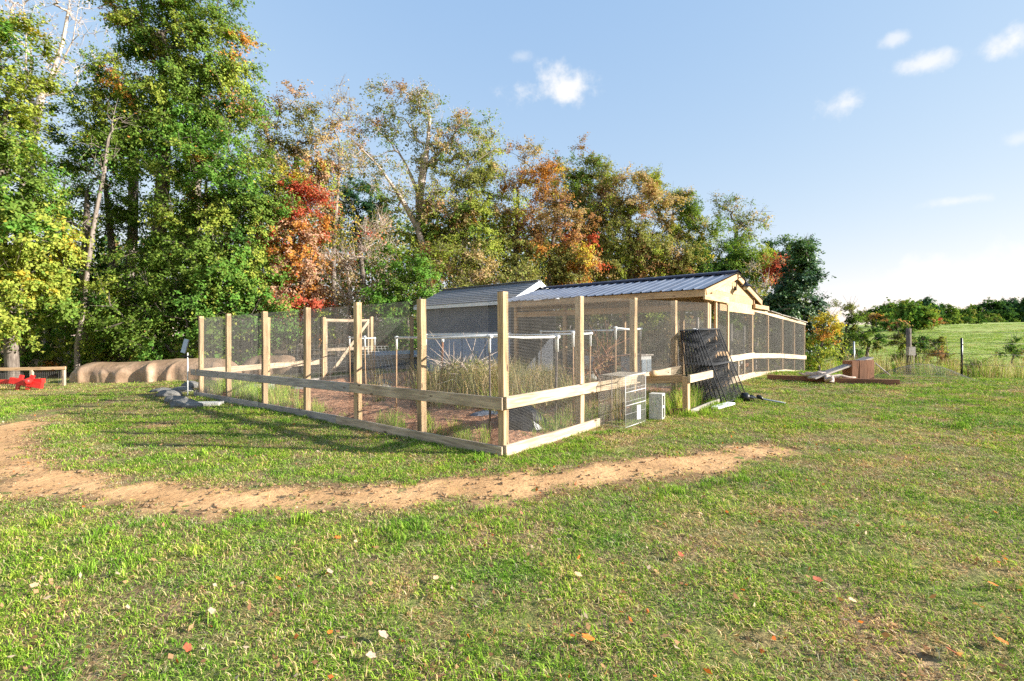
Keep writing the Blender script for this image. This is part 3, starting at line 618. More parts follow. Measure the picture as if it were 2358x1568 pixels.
# ------------------------------------------------------------------ wire cage, block, plank, trimmer
cx, cyy = gp(1440, 988); cage = thing('wire_cage', 'wire pet cage with white front standing in the grass by the fence', 'cage', (cx, cyy, g1(cx, cyy)))
c0 = Vector((cx, cyy, g1(cx, cyy)+.01)); ux = -Vector((*D2, .02))*.0
ex = Vector((-.80, .05, 0)).normalized()*.52; ey = Vector((.30, .46, .015)); ez = Vector((0, 0, .70))
ey = Vector((D2[0]*.60, D2[1]*.60, .024)); ex = Vector((D1[0]*.42, D1[1]*.42, 0))
lo = np.array(cage.location)
def cpart(nm, P, U, Vv, nu, nv, t, m):
    V, Fc = wires(P, U, Vv, nu, nv, t); o = put(nm, mesh_np(nm, V-lo, Fc, m), cage, lo); o['kind'] = 'stuff'
cpart('side_grid', c0, ex, ez, 17, 27, .0024, M['cagewire']); cpart('side_grid', c0+ey, ex, ez, 17, 27, .0024, M['cagewire'])
cpart('back_grid', c0+ex, ey, ez, 23, 27, .0022, M['cagewire']); cpart('top_grid', c0+ez, ex, ey, 17, 23, .0017, M['cagewire'])
cpart('front_grid', c0, ey, ez, 22, 4, .0022, M['whitewire'])
mb = MB()
for a, b in ((c0, c0+ez), (c0+ey, c0+ey+ez), (c0+ez, c0+ey+ez), (c0+ez*.68, c0+ey+ez*.68), (c0+ez*.42, c0+ey+ez*.42), (c0, c0+ey)): mb.tube([a, b], .006, 5)
mb.build('front_frame', M['whitewire'], cage)
mb = MB()
for a, b in ((c0+ex, c0+ex+ez), (c0+ex+ey, c0+ex+ey+ez), (c0+ez, c0+ez+ex), (c0+ez+ey, c0+ez+ey+ex), (c0, c0+ex), (c0+ex*.5, c0+ex*.5+ez)): mb.tube([a, b], .005, 5)
mb.build('frame', M['cagewire'], cage)
mb = MB(); q = c0+ey*.64; mb.beam(q+Vector((0, 0, .06)), q+Vector((0, 0, .26)), .10, .02, (*NO, 0)); mb.build('feeder', M['dull'], cage)

bx, by = gp(1513, 967); blk = thing('cinder_block', 'grey hollow cinder block standing on end beside the wire cage', 'cinder block', (bx, by, g1(bx, by)))
def block(root, c, ang, L=.39, Wd=.19, H=.19):
    """hollow block standing on end, its two cores facing local +x"""
    Mz = Matrix.Rotation(ang, 3, 'Z'); c = Vector(c)
    def bb(ctr, sx, sy, sz, nm): m_ = MB(); m_.box(c+Mz @ Vector(ctr), sx, sy, sz, Mz); m_.build(nm, M['concrete'], root)
    for sgn in (-1, 1): bb((0, sgn*(H/2-.0165), L/2), Wd, .033, L, 'face_shell')
    for k, zc in ((0, .0165), (1, L/2), (2, L-.0165)): bb((0, 0, zc), Wd-.004, H-.068, .033, 'web')
block(blk, (bx, by, g1(bx, by)-.01), -.5)

px_, py_ = gp(1664, 942); plk = thing('plank', 'short pale plank lying in the grass below the black panels', 'plank', (px_, py_, g1(px_, py_)))
z = g1(px_, py_)+.03; board('plank', (px_-.17, py_-.10, z), (px_+.20, py_+.14, z+.045), .14, .035, M['white'], plk)

tx, ty = gp(1716, 925); trm = thing('string_trimmer', 'black string trimmer lying in the grass by the panels', 'trimmer', (tx, ty, g1(tx, ty)))
z = g1(tx, ty)
mb = MB(); mb.tube([(tx-.07, ty, z+.07), (tx-.055, ty-.0, z+.07), (tx+.04, ty-.02, z+.075), (tx+.05, ty-.02, z+.075)], [.05, .085, .085, .05], 12); mb.build('engine', M['black'], trm)
mb = MB(); mb.tube([(tx+.12, ty+.06, z+.05), (tx+.14, ty+.06, z+.09), (tx+.13, ty+.05, z+.10)], [.09, .08, .02], 12); mb.build('spool', M['black'], trm)
mb = MB(); mb.tube([(tx+.05, ty-.02, z+.08), (tx+.22, ty-.12, z+.06), (tx+.48, ty-.42, z+.02)], .014, 8); mb.build('shaft', M['grey'], trm)
mb = MB(); mb.tube([(tx+.16, ty-.09, z+.10), (tx+.20, ty-.12, z+.09), (tx+.24, ty-.16, z+.05)], [.03, .035, .02], 8); mb.build('grip', M['black'], trm)

# ------------------------------------------------------------------ edging timbers, log box, net heap
def timber(lab, a, b):
    A = gp(*a); B = gp(*b); za = g1(*A); zb = g1(*B); r = thing('edging_timber', lab, 'timber', (A[0], A[1], za), 'timbers edging the grass')
    board('beam', (A[0], A[1], za+.05), (B[0], B[1], zb+.05), .12, .12, M['redwood'], r)
timber('reddish edging timber running from the chicken run into the lawn', (1768, 874), (1905, 880)); timber('reddish edging timber farther right, ending near the wire heap', (1910, 881), (2072, 887))
kx, ky = gp(1970, 876); kz = g1(kx, ky)
wb = thing('stump_box', 'reddish sawn log block standing on the lawn edge', 'log block', (kx, ky, kz))
for k in range(3): board('slab', (kx-.27+.165*k+.08, ky-.12-.01*(k % 2), kz-.04), (kx-.27+.165*k+.08, ky-.12, kz+.44+.01*k), .162, .34, M['redwood'], wb, up=(0, 1, 0))
mb = MB(); mb.tube([(kx+.30, ky-.05, kz-.03), (kx+.29, ky-.05, kz+.3), (kx+.30, ky-.04, kz+.46)], [.05, .06, .04], 7); mb.build('bark_slab', M['palebark'], wb)
pl = thing('leaning_plank', 'weathered grey plank sloping up onto the log block', 'plank', (kx-.9, ky, kz))
board('plank', (kx-1.15, ky-.25, kz+.06), (kx+.25, ky-.08, kz+.51), .26, .035, M['greywood'], pl)
rt = thing('root_log', 'gnarled driftwood root lying under the sloping plank', 'log', (kx-.85, ky-.3, kz)); mb = MB()
for _ in range(7):
    a = random.uniform(0, 6.28); pts = [Vector((kx-.85, ky-.25, kz+.12))]
    for k in range(4): pts.append(pts[-1]+Vector((math.cos(a)*.16, math.sin(a)*.12, random.uniform(-.07, .05)))); a += random.uniform(-.5, .5)
    mb.tube(pts, [.07, .055, .04, .03, .012], 6)
mb.build('roots', M['palebark'], rt)
hx, hy = gp(2105, 876); heap = thing('wire_heap', 'slumped heap of grey poultry netting at the lawn edge', 'netting', (hx, hy, g1(hx, hy)))
def heap_mesh():
    n, m_ = 44, 22; A = []
    u = np.linspace(-1, 1, n); v = np.linspace(-1, 1, m_); Ug, Vg = np.meshgrid(u, v, indexing='ij')
    X = hx+.1+Ug*1.0; Y = hy+Vg*.5+.1*Ug
    Zz = G(X, Y)+.40*np.clip(1-Ug**2, 0, 1)**.8*np.clip(1-Vg**2, 0, 1)*(.55+.6*fbm(X*2, Y*2, 9, 3))+.02
    P = np.stack([X, Y, Zz], -1); segs = []
    a = np.concatenate([P[:-1].reshape(-1, 3), P[:, :-1].reshape(-1, 3)]); b = np.concatenate([P[1:].reshape(-1, 3), P[:, 1:].reshape(-1, 3)])
    d = b-a; e = np.cross(d, [0, 0, 1.]); e /= np.linalg.norm(e, axis=1)[:, None]; w = .0016
    up = np.array([0, 0, w*1.6]); V = np.stack([a-e*w, a+e*w, a+up, b-e*w, b+e*w, b+up], 1).reshape(-1, 3); k = np.arange(len(a))[:, None]*6
    Fq = np.concatenate([k+[[0, 1, 4, 3]], k+[[1, 2, 5, 4]], k+[[2, 0, 3, 5]]])
    l = np.array(heap.location); o = put('netting', mesh_np('netting', V-l, Fq, M['wire']), heap, l); o['kind'] = 'stuff'
heap_mesh()
st = thing('stick', 'pale straight stick propped in the netting heap', 'stick', (at(2030, 12.6), 12.6, .4)); mb = MB()
mb.tube([(at(2015, 12.8), 12.8, .73), (at(2052, 12.4), 12.4, .42)], [.012, .016], 6); mb.build('stick', M['palebark'], st)

# field fence
ff = thing('field_fence', 'sagging wire field fence with a box on its wooden post', 'fence', (at(2092, 13.6), 13.6, .3))
def fpost(nm, x, Y, y0, y1, r, m, n=6):
    X = at(x, Y); z1 = CAMZ-(y0-784)/1179*Y; z0 = g1(X, Y)-.05; mb = MB(); mb.tube([(X, Y, z0), (X+.01, Y, (z0+z1)/2), (X, Y, z1)], r, n); mb.build(nm, m, ff); return X, z0, z1
fpost('steel_post', 1966, 17.5, 786, 0, .03, M['grey']); X, z0, z1 = fpost('wooden_post', 2092, 13.6, 756, 0, .06, M['bark'], 9)
mb = MB(); mb.box((X-.02, 13.5, z1-.60), .17, .12, .22); mb.build('meter_box', M['greywood'], ff)
mb = MB(); mb.tube([(X+.07, 13.53, z1-.5), (X+.08, 13.53, .4)], .018, 6); mb.build('conduit', M['palebark'], ff)
fpost('steel_post', 2214, 12.9, 778, 0, .026, M['black'], 5)
fpost('steel_post', 2480, 12.2, 778, 0, .026, M['black'], 5); fpost('steel_post', 1884, 20.5, 790, 0, .03, M['grey'])
pp = [(1884, 20.5), (1966, 17.5), (2092, 13.6), (2214, 12.9), (2480, 12.2)]
for zz in (.35, .62, .9, 1.17):
    mb = MB(); mb.tube([(at(x, Y), Y, g1(at(x, Y), Y)+zz) for x, Y in pp], .004, 4); mb.build('wire_strand', M['wire'], ff)

# ------------------------------------------------------------------ chickens and coop furniture
def hen(lab, s, o, z, ang, mat, sc=1.0):
    p = F(s, o, z); root = thing('chicken', lab, 'chicken', p, 'hens in the run'); Mz = Matrix.Rotation(ang, 3, 'Z')
    def T(x, y, zz): return p+Mz @ Vector((x, y, zz))*sc
    mb = MB(); mb.tube([T(-.22, 0, .30), T(-.17, 0, .275), T(-.09, 0, .235), T(.0, 0, .205), T(.08, 0, .215), T(.125, 0, .26), T(.14, 0, .32), T(.15, 0, .375), T(.165, 0, .40), T(.18, 0, .405)],
                       [.015, .06, .095, .115, .10, .07, .045, .038, .036, .012], 12); mb.build('body', mat, root)
    mb = MB()
    for k in range(4): mb.beam(T(.135+.018*k, 0, .43+.008*(k % 2)), T(.135+.018*k, 0, .455-.004*k), .012, .016)
    mb.beam(T(.18, 0, .37), T(.18, 0, .345), .012, .02); mb.build('comb', M['comb'], root)
    mb = MB(); mb.tube([T(.18, 0, .402), T(.215, 0, .393)], [.014, .002], 6); mb.build('beak', M['beak'], root)
    for sg in (-1, 1):
        mb = MB(); mb.tube([T(.0, .04*sg, .13), T(.0, .045*sg, .015)], [.018, .009], 6)
        for a in (-.5, 0, .5): mb.tube([T(0, .045*sg, .012), T(.06*math.cos(a), .045*sg+.06*math.sin(a), .006)], .006, 4)
        mb.build('leg', M['beak'], root)
    for k in range(5):
        mb = MB(); mb.tube([T(-.17, .015*(k-2), .28), T(-.26, .022*(k-2), .35+.02*(2-abs(k-2))), T(-.29, .022*(k-2), .40)], [.03, .025, .006], 5); mb.build('tail_feather', mat, root)
hen('white hen standing inside the run behind the netting', 8.75, -.35, .40, 2.4, M['feather_w']); hen('brown hen standing inside the run beyond the white one', 9.75, -.35, .44, .6, M['feather_b'], 1.12)
cab = thing('nest_cabinet', 'white nest cabinet on the coop floor seen through netting', 'cabinet', F(6.75, -1.7, .3))
mb = MB(); mb.box(F(6.75, -1.85, .66), .55, .5, .54, Matrix.Rotation(math.atan2(D2[1], D2[0]), 3, 'Z')); mb.build('body', M['dull'], cab)
mb = MB(); mb.box(F(6.75, -1.85, .955), .62, .58, .03, Matrix.Rotation(math.atan2(D2[1], D2[0]), 3, 'Z')); mb.build('lid', M['greywood'], cab)
for k in (-1, 1):
    mb = MB(); mb.box(F(6.75+.13*k, -1.592, .68), .20, .02, .34, Matrix.Rotation(math.atan2(D2[1], D2[0]), 3, 'Z')); mb.build('pane', M['bluegrey'], cab)
for k, (s, t, m, l) in enumerate(((6.9, 3.2, 'white', 'white feed bin standing in the coop'), (7.4, 4.2, 'navy', 'dark drum standing at the coop back wall'), (6.6, 2.6, 'redwood', 'reddish tub standing near the coop eave'))):
    p = F(s, -t, .3); r = thing('feed_bin', l, 'bin', p); mb = MB(); mb.tube([p, p+Vector((0, 0, .05)), p+Vector((0, 0, .5)), p+Vector((0, 0, .55))], [.19, .2, .23, .235], 14); mb.build('tub', M[m], r)
    mb = MB(); mb.tube([p+Vector((0, 0, .555)), p+Vector((0, 0, .60))], [.245, .22], 14); mb.build('lid', M[m], r)

# ------------------------------------------------------------------ tarpaulin heap, panel fence, implement
def tarp(name, lab, x0, x1, Y, dep, H, seed):
    n, m_ = 150, 60; u = np.linspace(0, 1, n); v = np.linspace(0, 1, m_); U, Vg = np.meshgrid(u, v, indexing='ij')
    L = x1-x0; end = np.clip(np.minimum(U, 1-U)*L/.55, 0, 1); end = np.sqrt(1-(1-end)**2)
    a = Vg*math.pi; w1 = U*L*1.0+2.0*(fbm(U*L*.6, Vg*1.2, seed+21, 2)-.5)*Vg*3
    rdg = (1-np.abs(2*vn(w1*1.3, Vg*1.1+3, seed)-1))**3+.6*(1-np.abs(2*vn(w1*3.1+5, Vg*1.5, seed+1)-1))**3
    low = np.clip(1-np.sin(a)**2, 0, 1)**.8; 
    rdg = np.zeros_like(U); vd = np.abs(a-math.pi/2)/1.57
    for _ in range(int(L*5)):
        u0 = random.uniform(0, L); du = random.gauss(0, .35); w = random.uniform(.03, .12); am = random.uniform(-.5, 1)*min(1, w/.08); v0 = random.uniform(.05, .6)
        rdg += am*np.exp(-((U*L-u0-du*vd)/(w*(.6+vd)))**2)*np.clip((vd-v0)*2.5, 0, 1)
    rdg = np.clip(rdg, -1, 1.6); fold = rdg*.13+(fbm(U*L*1.4, Vg*3, seed+2, 4)-.5)*.22
    prof = np.clip(np.sin(a), 0, 1)**.42; top = H*(.92+.14*fbm(U*L*.6, U*0, seed+9, 3))*(.10+.90*end)
    X = x0+U*L; Y_ = Y-np.cos(a)*dep*.5*(.85+fold)*(.5+.5*end)
    gz = G(X, Y_); Z = gz-.02+top*prof*(1+.05*(fbm(U*L*2.5, Vg*4, seed+5, 3)-.5))+.02*rdg*np.sin(a)**2
    P = np.stack([X, Y_, Z], -1).reshape(-1, 3); loc = np.array((x0, Y, g1(x0, Y)))
    i = (np.arange(n-1)[:, None]*m_+np.arange(m_-1)[None]).ravel(); Fq = np.stack([i, i+m_, i+1+m_, i+1], 1)
    o = put(name, mesh_np(name, P-loc, Fq, M['tarp'], smooth=True), None, loc); tag(o, lab, 'tarp')
tarp('tarp_heap', 'long brown tarpaulin heap draped over a woodpile at the wood edge', at(183, 16.4), at(545, 16.4), 16.4, 1.5, .66, 71)
tarp('tarp_heap', 'low tan covered mound behind the left end of the fence', at(560, 17.6), at(690, 17.6), 17.6, 1.4, .66, 81)
tarp('tarp_heap', 'small tan covered mound seen through the bay beside the gate', at(700, 18), at(815, 18), 18.0, 1.4, .58, 91)
pf = thing('panel_fence', 'low wooden framed wire panel at the far left edge', 'panel', (at(60, 15.2), 15.2, -.1))
X0, X1 = at(-60, 15.0), at(151, 15.2); zt_, zb_ = .47, -.12
board('top_rail', (X0, 15.0, zt_-.03), (X1, 15.2, zt_), .04, .09, M['coopwood'], pf); board('bottom_rail', (X0, 15.0, zb_), (X1, 15.2, zb_), .04, .06, M['coopwood'], pf)
for x in (-55, 73, 147): board('post', (at(x, 15.12), 15.12, -.2), (at(x, 15.12), 15.12, zt_-.05), .07, .07, M['rail'], pf, up=(0, 1, 0))
wire_part('wire_netting', (X0, 15.03, zb_), (X1-X0, .2, 0), (0, 0, .55), .055, .005, M['wire'], pf)
imp = thing('red_rake_implement', 'red tractor rake implement lying in the grass at the left', 'implement', (at(55, 14.3), 14.3, -.15))
zz = g1(at(55, 14.3), 14.3)
mb = MB(); mb.beam((at(-30, 14.3), 14.3, zz+.22), (at(100, 14.3), 14.3, zz+.26), .12, .12); mb.build('bar', M['red'], imp)
for k in range(24):
    x = at(-28+5.3*k, 14.25); mb = MB(); mb.tube([(x, 14.25, zz+.2), (x, 14.18, zz+.08), (x, 14.22, zz-.02)], .011, 4); mb.build('tine', M['beak'], imp)
mb = MB()
for dx in (-.28, .02): mb.beam((at(66, 14.25)+dx, 14.2, zz+.02), (at(66, 14.25)+dx+.1, 14.25, zz+.42), .05, .10, (1, 0, 0))
mb.beam((at(66, 14.25)-.45, 14.2, zz+.28), (at(66, 14.25)+.4, 14.22, zz+.13), .10, .16); mb.build('hitch', M['red'], imp)
mb = MB(); mb.tube([(at(72, 14.2), 14.12, zz+.26), (at(72, 14.2), 14.02, zz+.26)], [.10, .06], 10); mb.build('gearbox', M['red'], imp)

# solar light at the far corner
q = ft(9.9, -.15); sg = thing('solar_light', 'small blue-grey solar plate on a white stake at the far corner', 'solar light', (q.x, q.y, 0))
mb = MB(); mb.tube([(q.x, q.y, -.05), (q.x, q.y, 1.0)], .013, 8); mb.build('stake', M['pvc'], sg)
mb = MB(); mb.beam((q.x-.07, q.y-.06, 1.0), (q.x+.0, q.y-.03, 1.32), .15, .025, (-.35, -.9, .2)); mb.build('panel', M['bluegrey'], sg)
mb = MB(); mb.beam((q.x-.16, q.y, .92), (q.x+.1, q.y, .92), .03, .03); mb.build('arm', M['black'], sg)
# loose stones and a slab at the far corner of the base boards
def rock(nm, lab, X, Y, sx, sy, sz, group=None, mat='stone', cat='stone'):
    n, m_ = 12, 8; V = []
    sd = random.randint(0, 999)
    for j in range(m_+1):
        th = math.pi*j/m_
        for i in range(n):
            ph = 2*math.pi*i/n; d = Vector((math.cos(ph)*math.sin(th), math.sin(ph)*math.sin(th), math.cos(th)))
            r = .75+.5*float(fbm(np.array(d.x*1.7+sd), np.array(d.y*1.7+d.z*1.3+sd), sd, 3))
            V.append((d.x*sx*r, d.y*sy*r, d.z*sz*r))
    fs = [(j*n+i, j*n+(i+1) % n, (j+1)*n+(i+1) % n, (j+1)*n+i) for j in range(m_) for i in range(n)]
    me = bpy.data.meshes.new(nm); me.from_pydata(V, [], fs); me.materials.append(M[mat]); me.update()
    o = put(nm, me, None, (X, Y, g1(X, Y)+sz*.3)); return tag(o, lab, cat, group)
STN = ['long dark stone in the middle of the rubble, second row', 'dark stone just left of the nearest rubble stone', 'nearest dark stone of the rubble, left of the pale slab', 'small low stone touching the left end of the pale slab', 'leftmost flat stone of the rubble by the far corner', 'dark stone at the back of the rubble', 'rounded stone at the foot of the solar light stake']
for k, (x, y, a, b, c) in enumerate(((392, 912, .30, .2, .12), (405, 926, .26, .18, .11), (425, 935, .30, .2, .12), (447, 938, .22, .16, .08), (375, 903, .3, .2, .08), (420, 902, .28, .2, .10), (440, 893, .25, .2, .14))):
    X, Y = gp(x, y); rock('field_stone', STN[k], X, Y, a, b, c, 'rubble stones by the far corner')
X, Y = gp(472, 934); sb = thing('stone_slab', 'pale flat slab lying beside the rubble at the far corner', 'slab', (X, Y, g1(X, Y))); board('slab', (X-.3, Y-.05, g1(X, Y)+.04), (X+.3, Y+.05, g1(X, Y)+.04), .28, .08, M['concrete'], sb)
BST = ['grey bed stone in the middle of the plot, seen left of the gate brace', 'grey bed stone nearest the left rail, beside the middle one', 'grey bed stone in front of the gate', 'grey bed stone right of the gate, behind the fourth post', 'grey bed stone before the dry weeds', 'grey bed stone beside the pale concrete block']
for k, (t, s) in enumerate(((6.0, 2.6), (6.6, 2.4), (7.0, 3.3), (5.2, 3.4), (4.0, 3.0), (7.8, 1.5))):
    p = ft(t, s); rock('bed_stone', BST[k], p.x, p.y, .26, .2, .14, 'stones edging the beds')
p = ft(8.0, .8); cbk = thing('pale_block', 'pale concrete block in the grass inside the far corner', 'block', (p.x, p.y, .05)); mb = MB(); mb.box((p.x, p.y, .17), .42, .2, .26, Matrix.Rotation(.3, 3, 'Z')); mb.build('block', M['concrete'], cbk)
p = ft(.45, .9); o = rock('plastic_sack', 'crumpled black plastic sack just inside the corner post', p.x-.02, p.y+.1, .34, .26, .30, None, 'black', 'sack')
p = ft(1.5, 1.3); rock('plastic_sack', 'flattened dark sack on the mulch left of the corner sack', p.x, p.y, .3, .2, .14, None, 'navy', 'sack')

# ------------------------------------------------------------------ foliage helpers
def leaf_quads(C, nrm, L, Wd):
    """rhombic leaves at C with normals nrm"""
    n = len(C); a = rng.normal(size=(n, 3)); u = np.cross(nrm, a); u /= np.linalg.norm(u, axis=1)[:, None]+1e-9; v = np.cross(nrm, u)
    l = (L*rng.uniform(.6, 1.3, n))[:, None]*.5; w = (Wd*rng.uniform(.6, 1.3, n))[:, None]*.5
    V = np.stack([C-u*l, C+v*w-nrm*w*.3, C+u*l, C-v*w-nrm*w*.3], 1).reshape(-1, 3)
    return V, np.arange(n*4).reshape(n, 4)
def tube_segs(A, B, ra, rb, n=5):
    d = B-A; ln = np.linalg.norm(d, axis=1)[:, None]+1e-9; d = d/ln
    ref = np.where(np.abs(d[:, 2:3]) < .9, np.array([[0, 0, 1.]]), np.array([[1., 0, 0]])); e = np.cross(d, ref); e /= np.linalg.norm(e, axis=1)[:, None]; f = np.cross(d, e)
    V = []
    for P, r in ((A, ra), (B, rb)):
        for k in range(n):
            t = 2*math.pi*k/n; V.append(P+(e*math.cos(t)+f*math.sin(t))*r[:, None])
    V = np.stack(V, 1).reshape(-1, 3); b = np.arange(len(A))[:, None]*2*n
    Fq = np.concatenate([b+np.array([[k, (k+1) % n, n+(k+1) % n, n+k]]) for k in range(n)])
    return V, Fq
def skeleton(limbs, trunk, cl, rt, tip=.008):
    nodes = [np.array(p, float) for p in trunk]; par = [-1]+list(range(len(trunk)-1)); nt = len(trunk)
    order = np.argsort(np.min(np.linalg.norm(cl[:, None]-np.array(trunk)[None], axis=2), axis=1)); ends = []
    arr = np.zeros((len(trunk)+len(cl)*3+5, 3)); arr[:nt] = nodes; n = nt; parr = np.full(len(arr), -1); parr[1:nt] = np.arange(nt-1)
    zmin = trunk[0][2]+(trunk[-1][2]-trunk[0][2])*.18
    arr = np.concatenate([arr, np.zeros((60, 3))]); parr = np.concatenate([parr, np.full(60, -1)])
    for lb in limbs:
        k = int(np.argmin(np.linalg.norm(arr[:nt]-np.array(lb[0]), axis=1)))
        for q in lb[1:]: arr[n] = q; parr[n] = k; k = n; n += 1
    for ci in order:
        c = cl[ci]; dv = c-arr[:n]; dist = np.linalg.norm(dv, axis=1)
        cost = dist*(1+.9*np.clip(-dv[:, 2]/(dist+1e-6)+.1, 0, 1)); cost[:nt] *= 1.1
        cost = np.where(arr[:n, 2] < zmin, cost+3, cost)
        k = int(np.argmin(cost)); p = arr[k]; L = dist[k]
        for f in (.38, .72):
            arr[n] = p+(c-p)*f+rng.normal(size=3)*L*.06+np.array([0, 0, L*.05*(1 if f < .5 else .5)]); parr[n] = k if f == .38 else n-1; n += 1
        arr[n] = c; parr[n] = n-1; ends.append(n); n += 1
    arr = arr[:n]; parr = parr[:n]; cnt = np.zeros(n); cnt[ends] = 1
    for i in range(n-1, 0, -1):
        if parr[i] >= 0: cnt[parr[i]] += cnt[i]
    for i in range(nt-1, 0, -1): cnt[parr[i]] = max(cnt[parr[i]], cnt[i])
    rad = tip*np.maximum(cnt, 1)**.47; k = rt/max(rad[0], 1e-6); rad = np.where(cnt > 3, rad*(1+(k-1)*np.clip(np.log(cnt+1)/np.log(cnt[0]+1), 0, 1)**2), rad)
    i = np.arange(1, n); return arr[parr[i]], arr[i], np.minimum(rad[parr[i]], rad[i]*2.2), rad[i]
def pal(cols, n):
    w = np.array([c[3] for c in cols], float); w /= w.sum(); k = rng.choice(len(cols), n, p=w); return np.array([c[:3] for c in cols])[k]
def pal_field(cols, C):
    w = np.array([c[3] for c in cols], float); w = np.cumsum(w/w.sum()); f = fbm(C[:, 0]*.55+C[:, 1]*.3, C[:, 2]*.55, int(C[0, 0]*7) % 97, 3)
    r = np.argsort(np.argsort(f+rng.normal(size=len(C))*.075))/len(C); o = rng.permutation(len(cols)); 
    w2 = np.array([c[3] for c in cols], float)[o]; w2 = np.cumsum(w2/w2.sum()); return np.array([cols[i][:3] for i in o])[np.minimum(np.searchsorted(w2, r), len(cols)-1)]
def tree(name, label, xb, Y, blobs, cols, ysc=1.0, dens=1.0, lf=.108, tr=.14, lean=0.0, bark='bark', mat='leaf', group='trees of the wood', cat='tree', per=150, cs=.40, twigs=3, flat=.68, trunk=None, limbs=()):
    """blobs: crown masses as (bearing, height mark, half width, half height[, depth offset]) at depth Y"""
    k = Y/1179; X = at(xb, Y); g = g1(X, Y); C = []
    for bl in blobs:
        x, y, rx, ry = bl[:4]; dy = bl[4] if len(bl) > 4 else 0.0
        rx *= k*1.08; ry *= k; area = math.pi*rx*ry; n = max(4, int(area*3.9*dens)); rd = min(rx, max(ry, rx*.6))*.9*ysc
        d = rng.normal(size=(n, 3)); d /= np.linalg.norm(d, axis=1)[:, None]; r = rng.uniform(.2, 1, n)**.5
        r *= .82+.36*vn(d[:, 0]*2.5+xb, d[:, 2]*2.5+y, 5)
        C.append(np.stack([at(x, Y)+d[:, 0]*rx*r, Y+dy+d[:, 1]*rd*r, CAMZ-(y-784)*k+d[:, 2]*ry*r], 1))
    C = np.concatenate(C); C = C[C[:, 2] > g+.25]; cen = C.mean(0); top = C[:, 2].max()
    H = top-g; tt = []
    if trunk is None:
        tx_ = cen[0]-X
        for f in np.linspace(0, .8, 8): tt.append((X+tx_*f**1.4*.9+math.sin(f*7+xb)*.12, Y+math.cos(f*5+xb)*.12, g-.1+H*f))
    else:
        for (x, y) in trunk: tt.append((at(x, Y), Y+random.uniform(-.06, .06), max(g-.1, CAMZ-(y-784)*k)))
    A, B, ra, rb = skeleton([[(at(x, Y), Y+dy, CAMZ-(y-784)*k) for (x, y, dy) in lb] for lb in limbs], tt, C, tr)
    if twigs:
        tA = np.repeat(C, twigs, 0); dirs = rng.normal(size=tA.shape)+np.array([0, 0, .5])+(tA-cen)/(np.linalg.norm(tA-cen, axis=1)[:, None]+.1)*.8
        dirs /= np.linalg.norm(dirs, axis=1)[:, None]; tB = tA+dirs*rng.uniform(.3, .8, len(tA))[:, None]
        A = np.concatenate([A, tA]); B = np.concatenate([B, tB]); ra = np.concatenate([ra, np.full(len(tA), .008)]); rb = np.concatenate([rb, np.full(len(tA), .003)])
    root = thing(name, label, cat, (X, Y, g), group); loc = np.array((X, Y, g))
    V, Fq = tube_segs(A-loc, B-loc, ra, rb, 5); put('trunk', mesh_np('trunk', V, Fq, M[bark], smooth=True), root, loc)
    if per > 0:
        nl = np.maximum(3, (per*2.0*rng.uniform(.35, 1.4, len(C))).astype(int)); idx = np.repeat(np.arange(len(C)), nl); N_ = len(idx)
        T_ = 10; oc = (C-cen)/(np.linalg.norm(C-cen, axis=1)[:, None]+.1); td = rng.normal(size=(len(C), T_, 3))*np.array([1, 1, flat])+oc[:, None]*.55+np.array([0, 0, .12]); td /= np.linalg.norm(td, axis=2)[:, :, None]
        tl = cs*rng.uniform(.8, 2.5, (len(C), T_)); tk = rng.integers(0, T_, N_); f = rng.uniform(.12, 1, N_)**.8; dd = td[idx, tk]
        P = C[idx]+dd*(tl[idx, tk]*f)[:, None]+rng.normal(size=(N_, 3))*cs*.16-np.array([0, 0, 1])*(f**2*tl[idx, tk]*.22)[:, None]
        nr = rng.normal(size=(N_, 3))*.5+np.array([.08, -.12, .6])+(P-cen)/(np.linalg.norm(P-cen, axis=1)[:, None]+.1)*.45+dd*.35
        nr /= np.linalg.norm(nr, axis=1)[:, None]; keep = P[:, 2] > g+.08; P = P[keep]; nr = nr[keep]; idx = idx[keep]
        V, Fq = leaf_quads(P-loc, nr, lf, lf*.66); cc = pal_field(cols, C)
        mixc = pal(cols, len(P)); c = np.where(rng.random(len(P))[:, None] < .10, mixc, cc[idx]); c = c*rng.uniform(.72, 1.28, (len(P), 1))*rng.uniform(.9, 1.1, (len(P), 3))
        put('crown', mesh_np('crown', V, Fq, M[mat], np.repeat(np.clip(c, 0, 1), 4, 0)), root, loc)
    return root
# leaf colours (reflectance) and their shares
GR = (.15, .225, .042); DG = (.065, .135, .03); YG = (.29, .335, .06); YE = (.50, .40, .06); OR = (.50, .23, .06); RD = (.48, .11, .065); RU = (.35, .19, .09)
OL = (.23, .235, .07); TN = (.44, .32, .16); BG = (.13, .255, .045); BL = (.045, .105, .05); PK = (.46, .28, .18)
def mixp(*a): return [(*c, w) for c, w in a]
P_left = mixp((YG, 6.5), (GR, 4), (YE, .35), (BG, 3), (OR, .1)); P_green = mixp((GR, 6), (BG, 2.6), (YG, 2.6), (DG, .8), (OR, .15), (RU, .15))
P_mid = mixp((GR, 5), (BG, 4), (DG, 1), (YG, 2), (RU, .25)); P_red = mixp((RD, 4), (OR, 3), (PK, 3.5), (YE, .3), (GR, .8)); P_tan = mixp((PK, 2), (TN, 4), (OR, .5), (OL, 3), (YG, 1.2))
P_olive = mixp((OL, 5), (TN, 1.6), (YG, 1.7), (GR, 1.6), (RU, .7)); P_oran = mixp((OR, 2.4), (RU, 3), (YE, .9), (RD, .4), (OL, 3), (TN, 2)); P_rust = mixp((RU, 3), (PK, 1.2), (TN, 2.6), (OL, 2.6), (RD, .2))
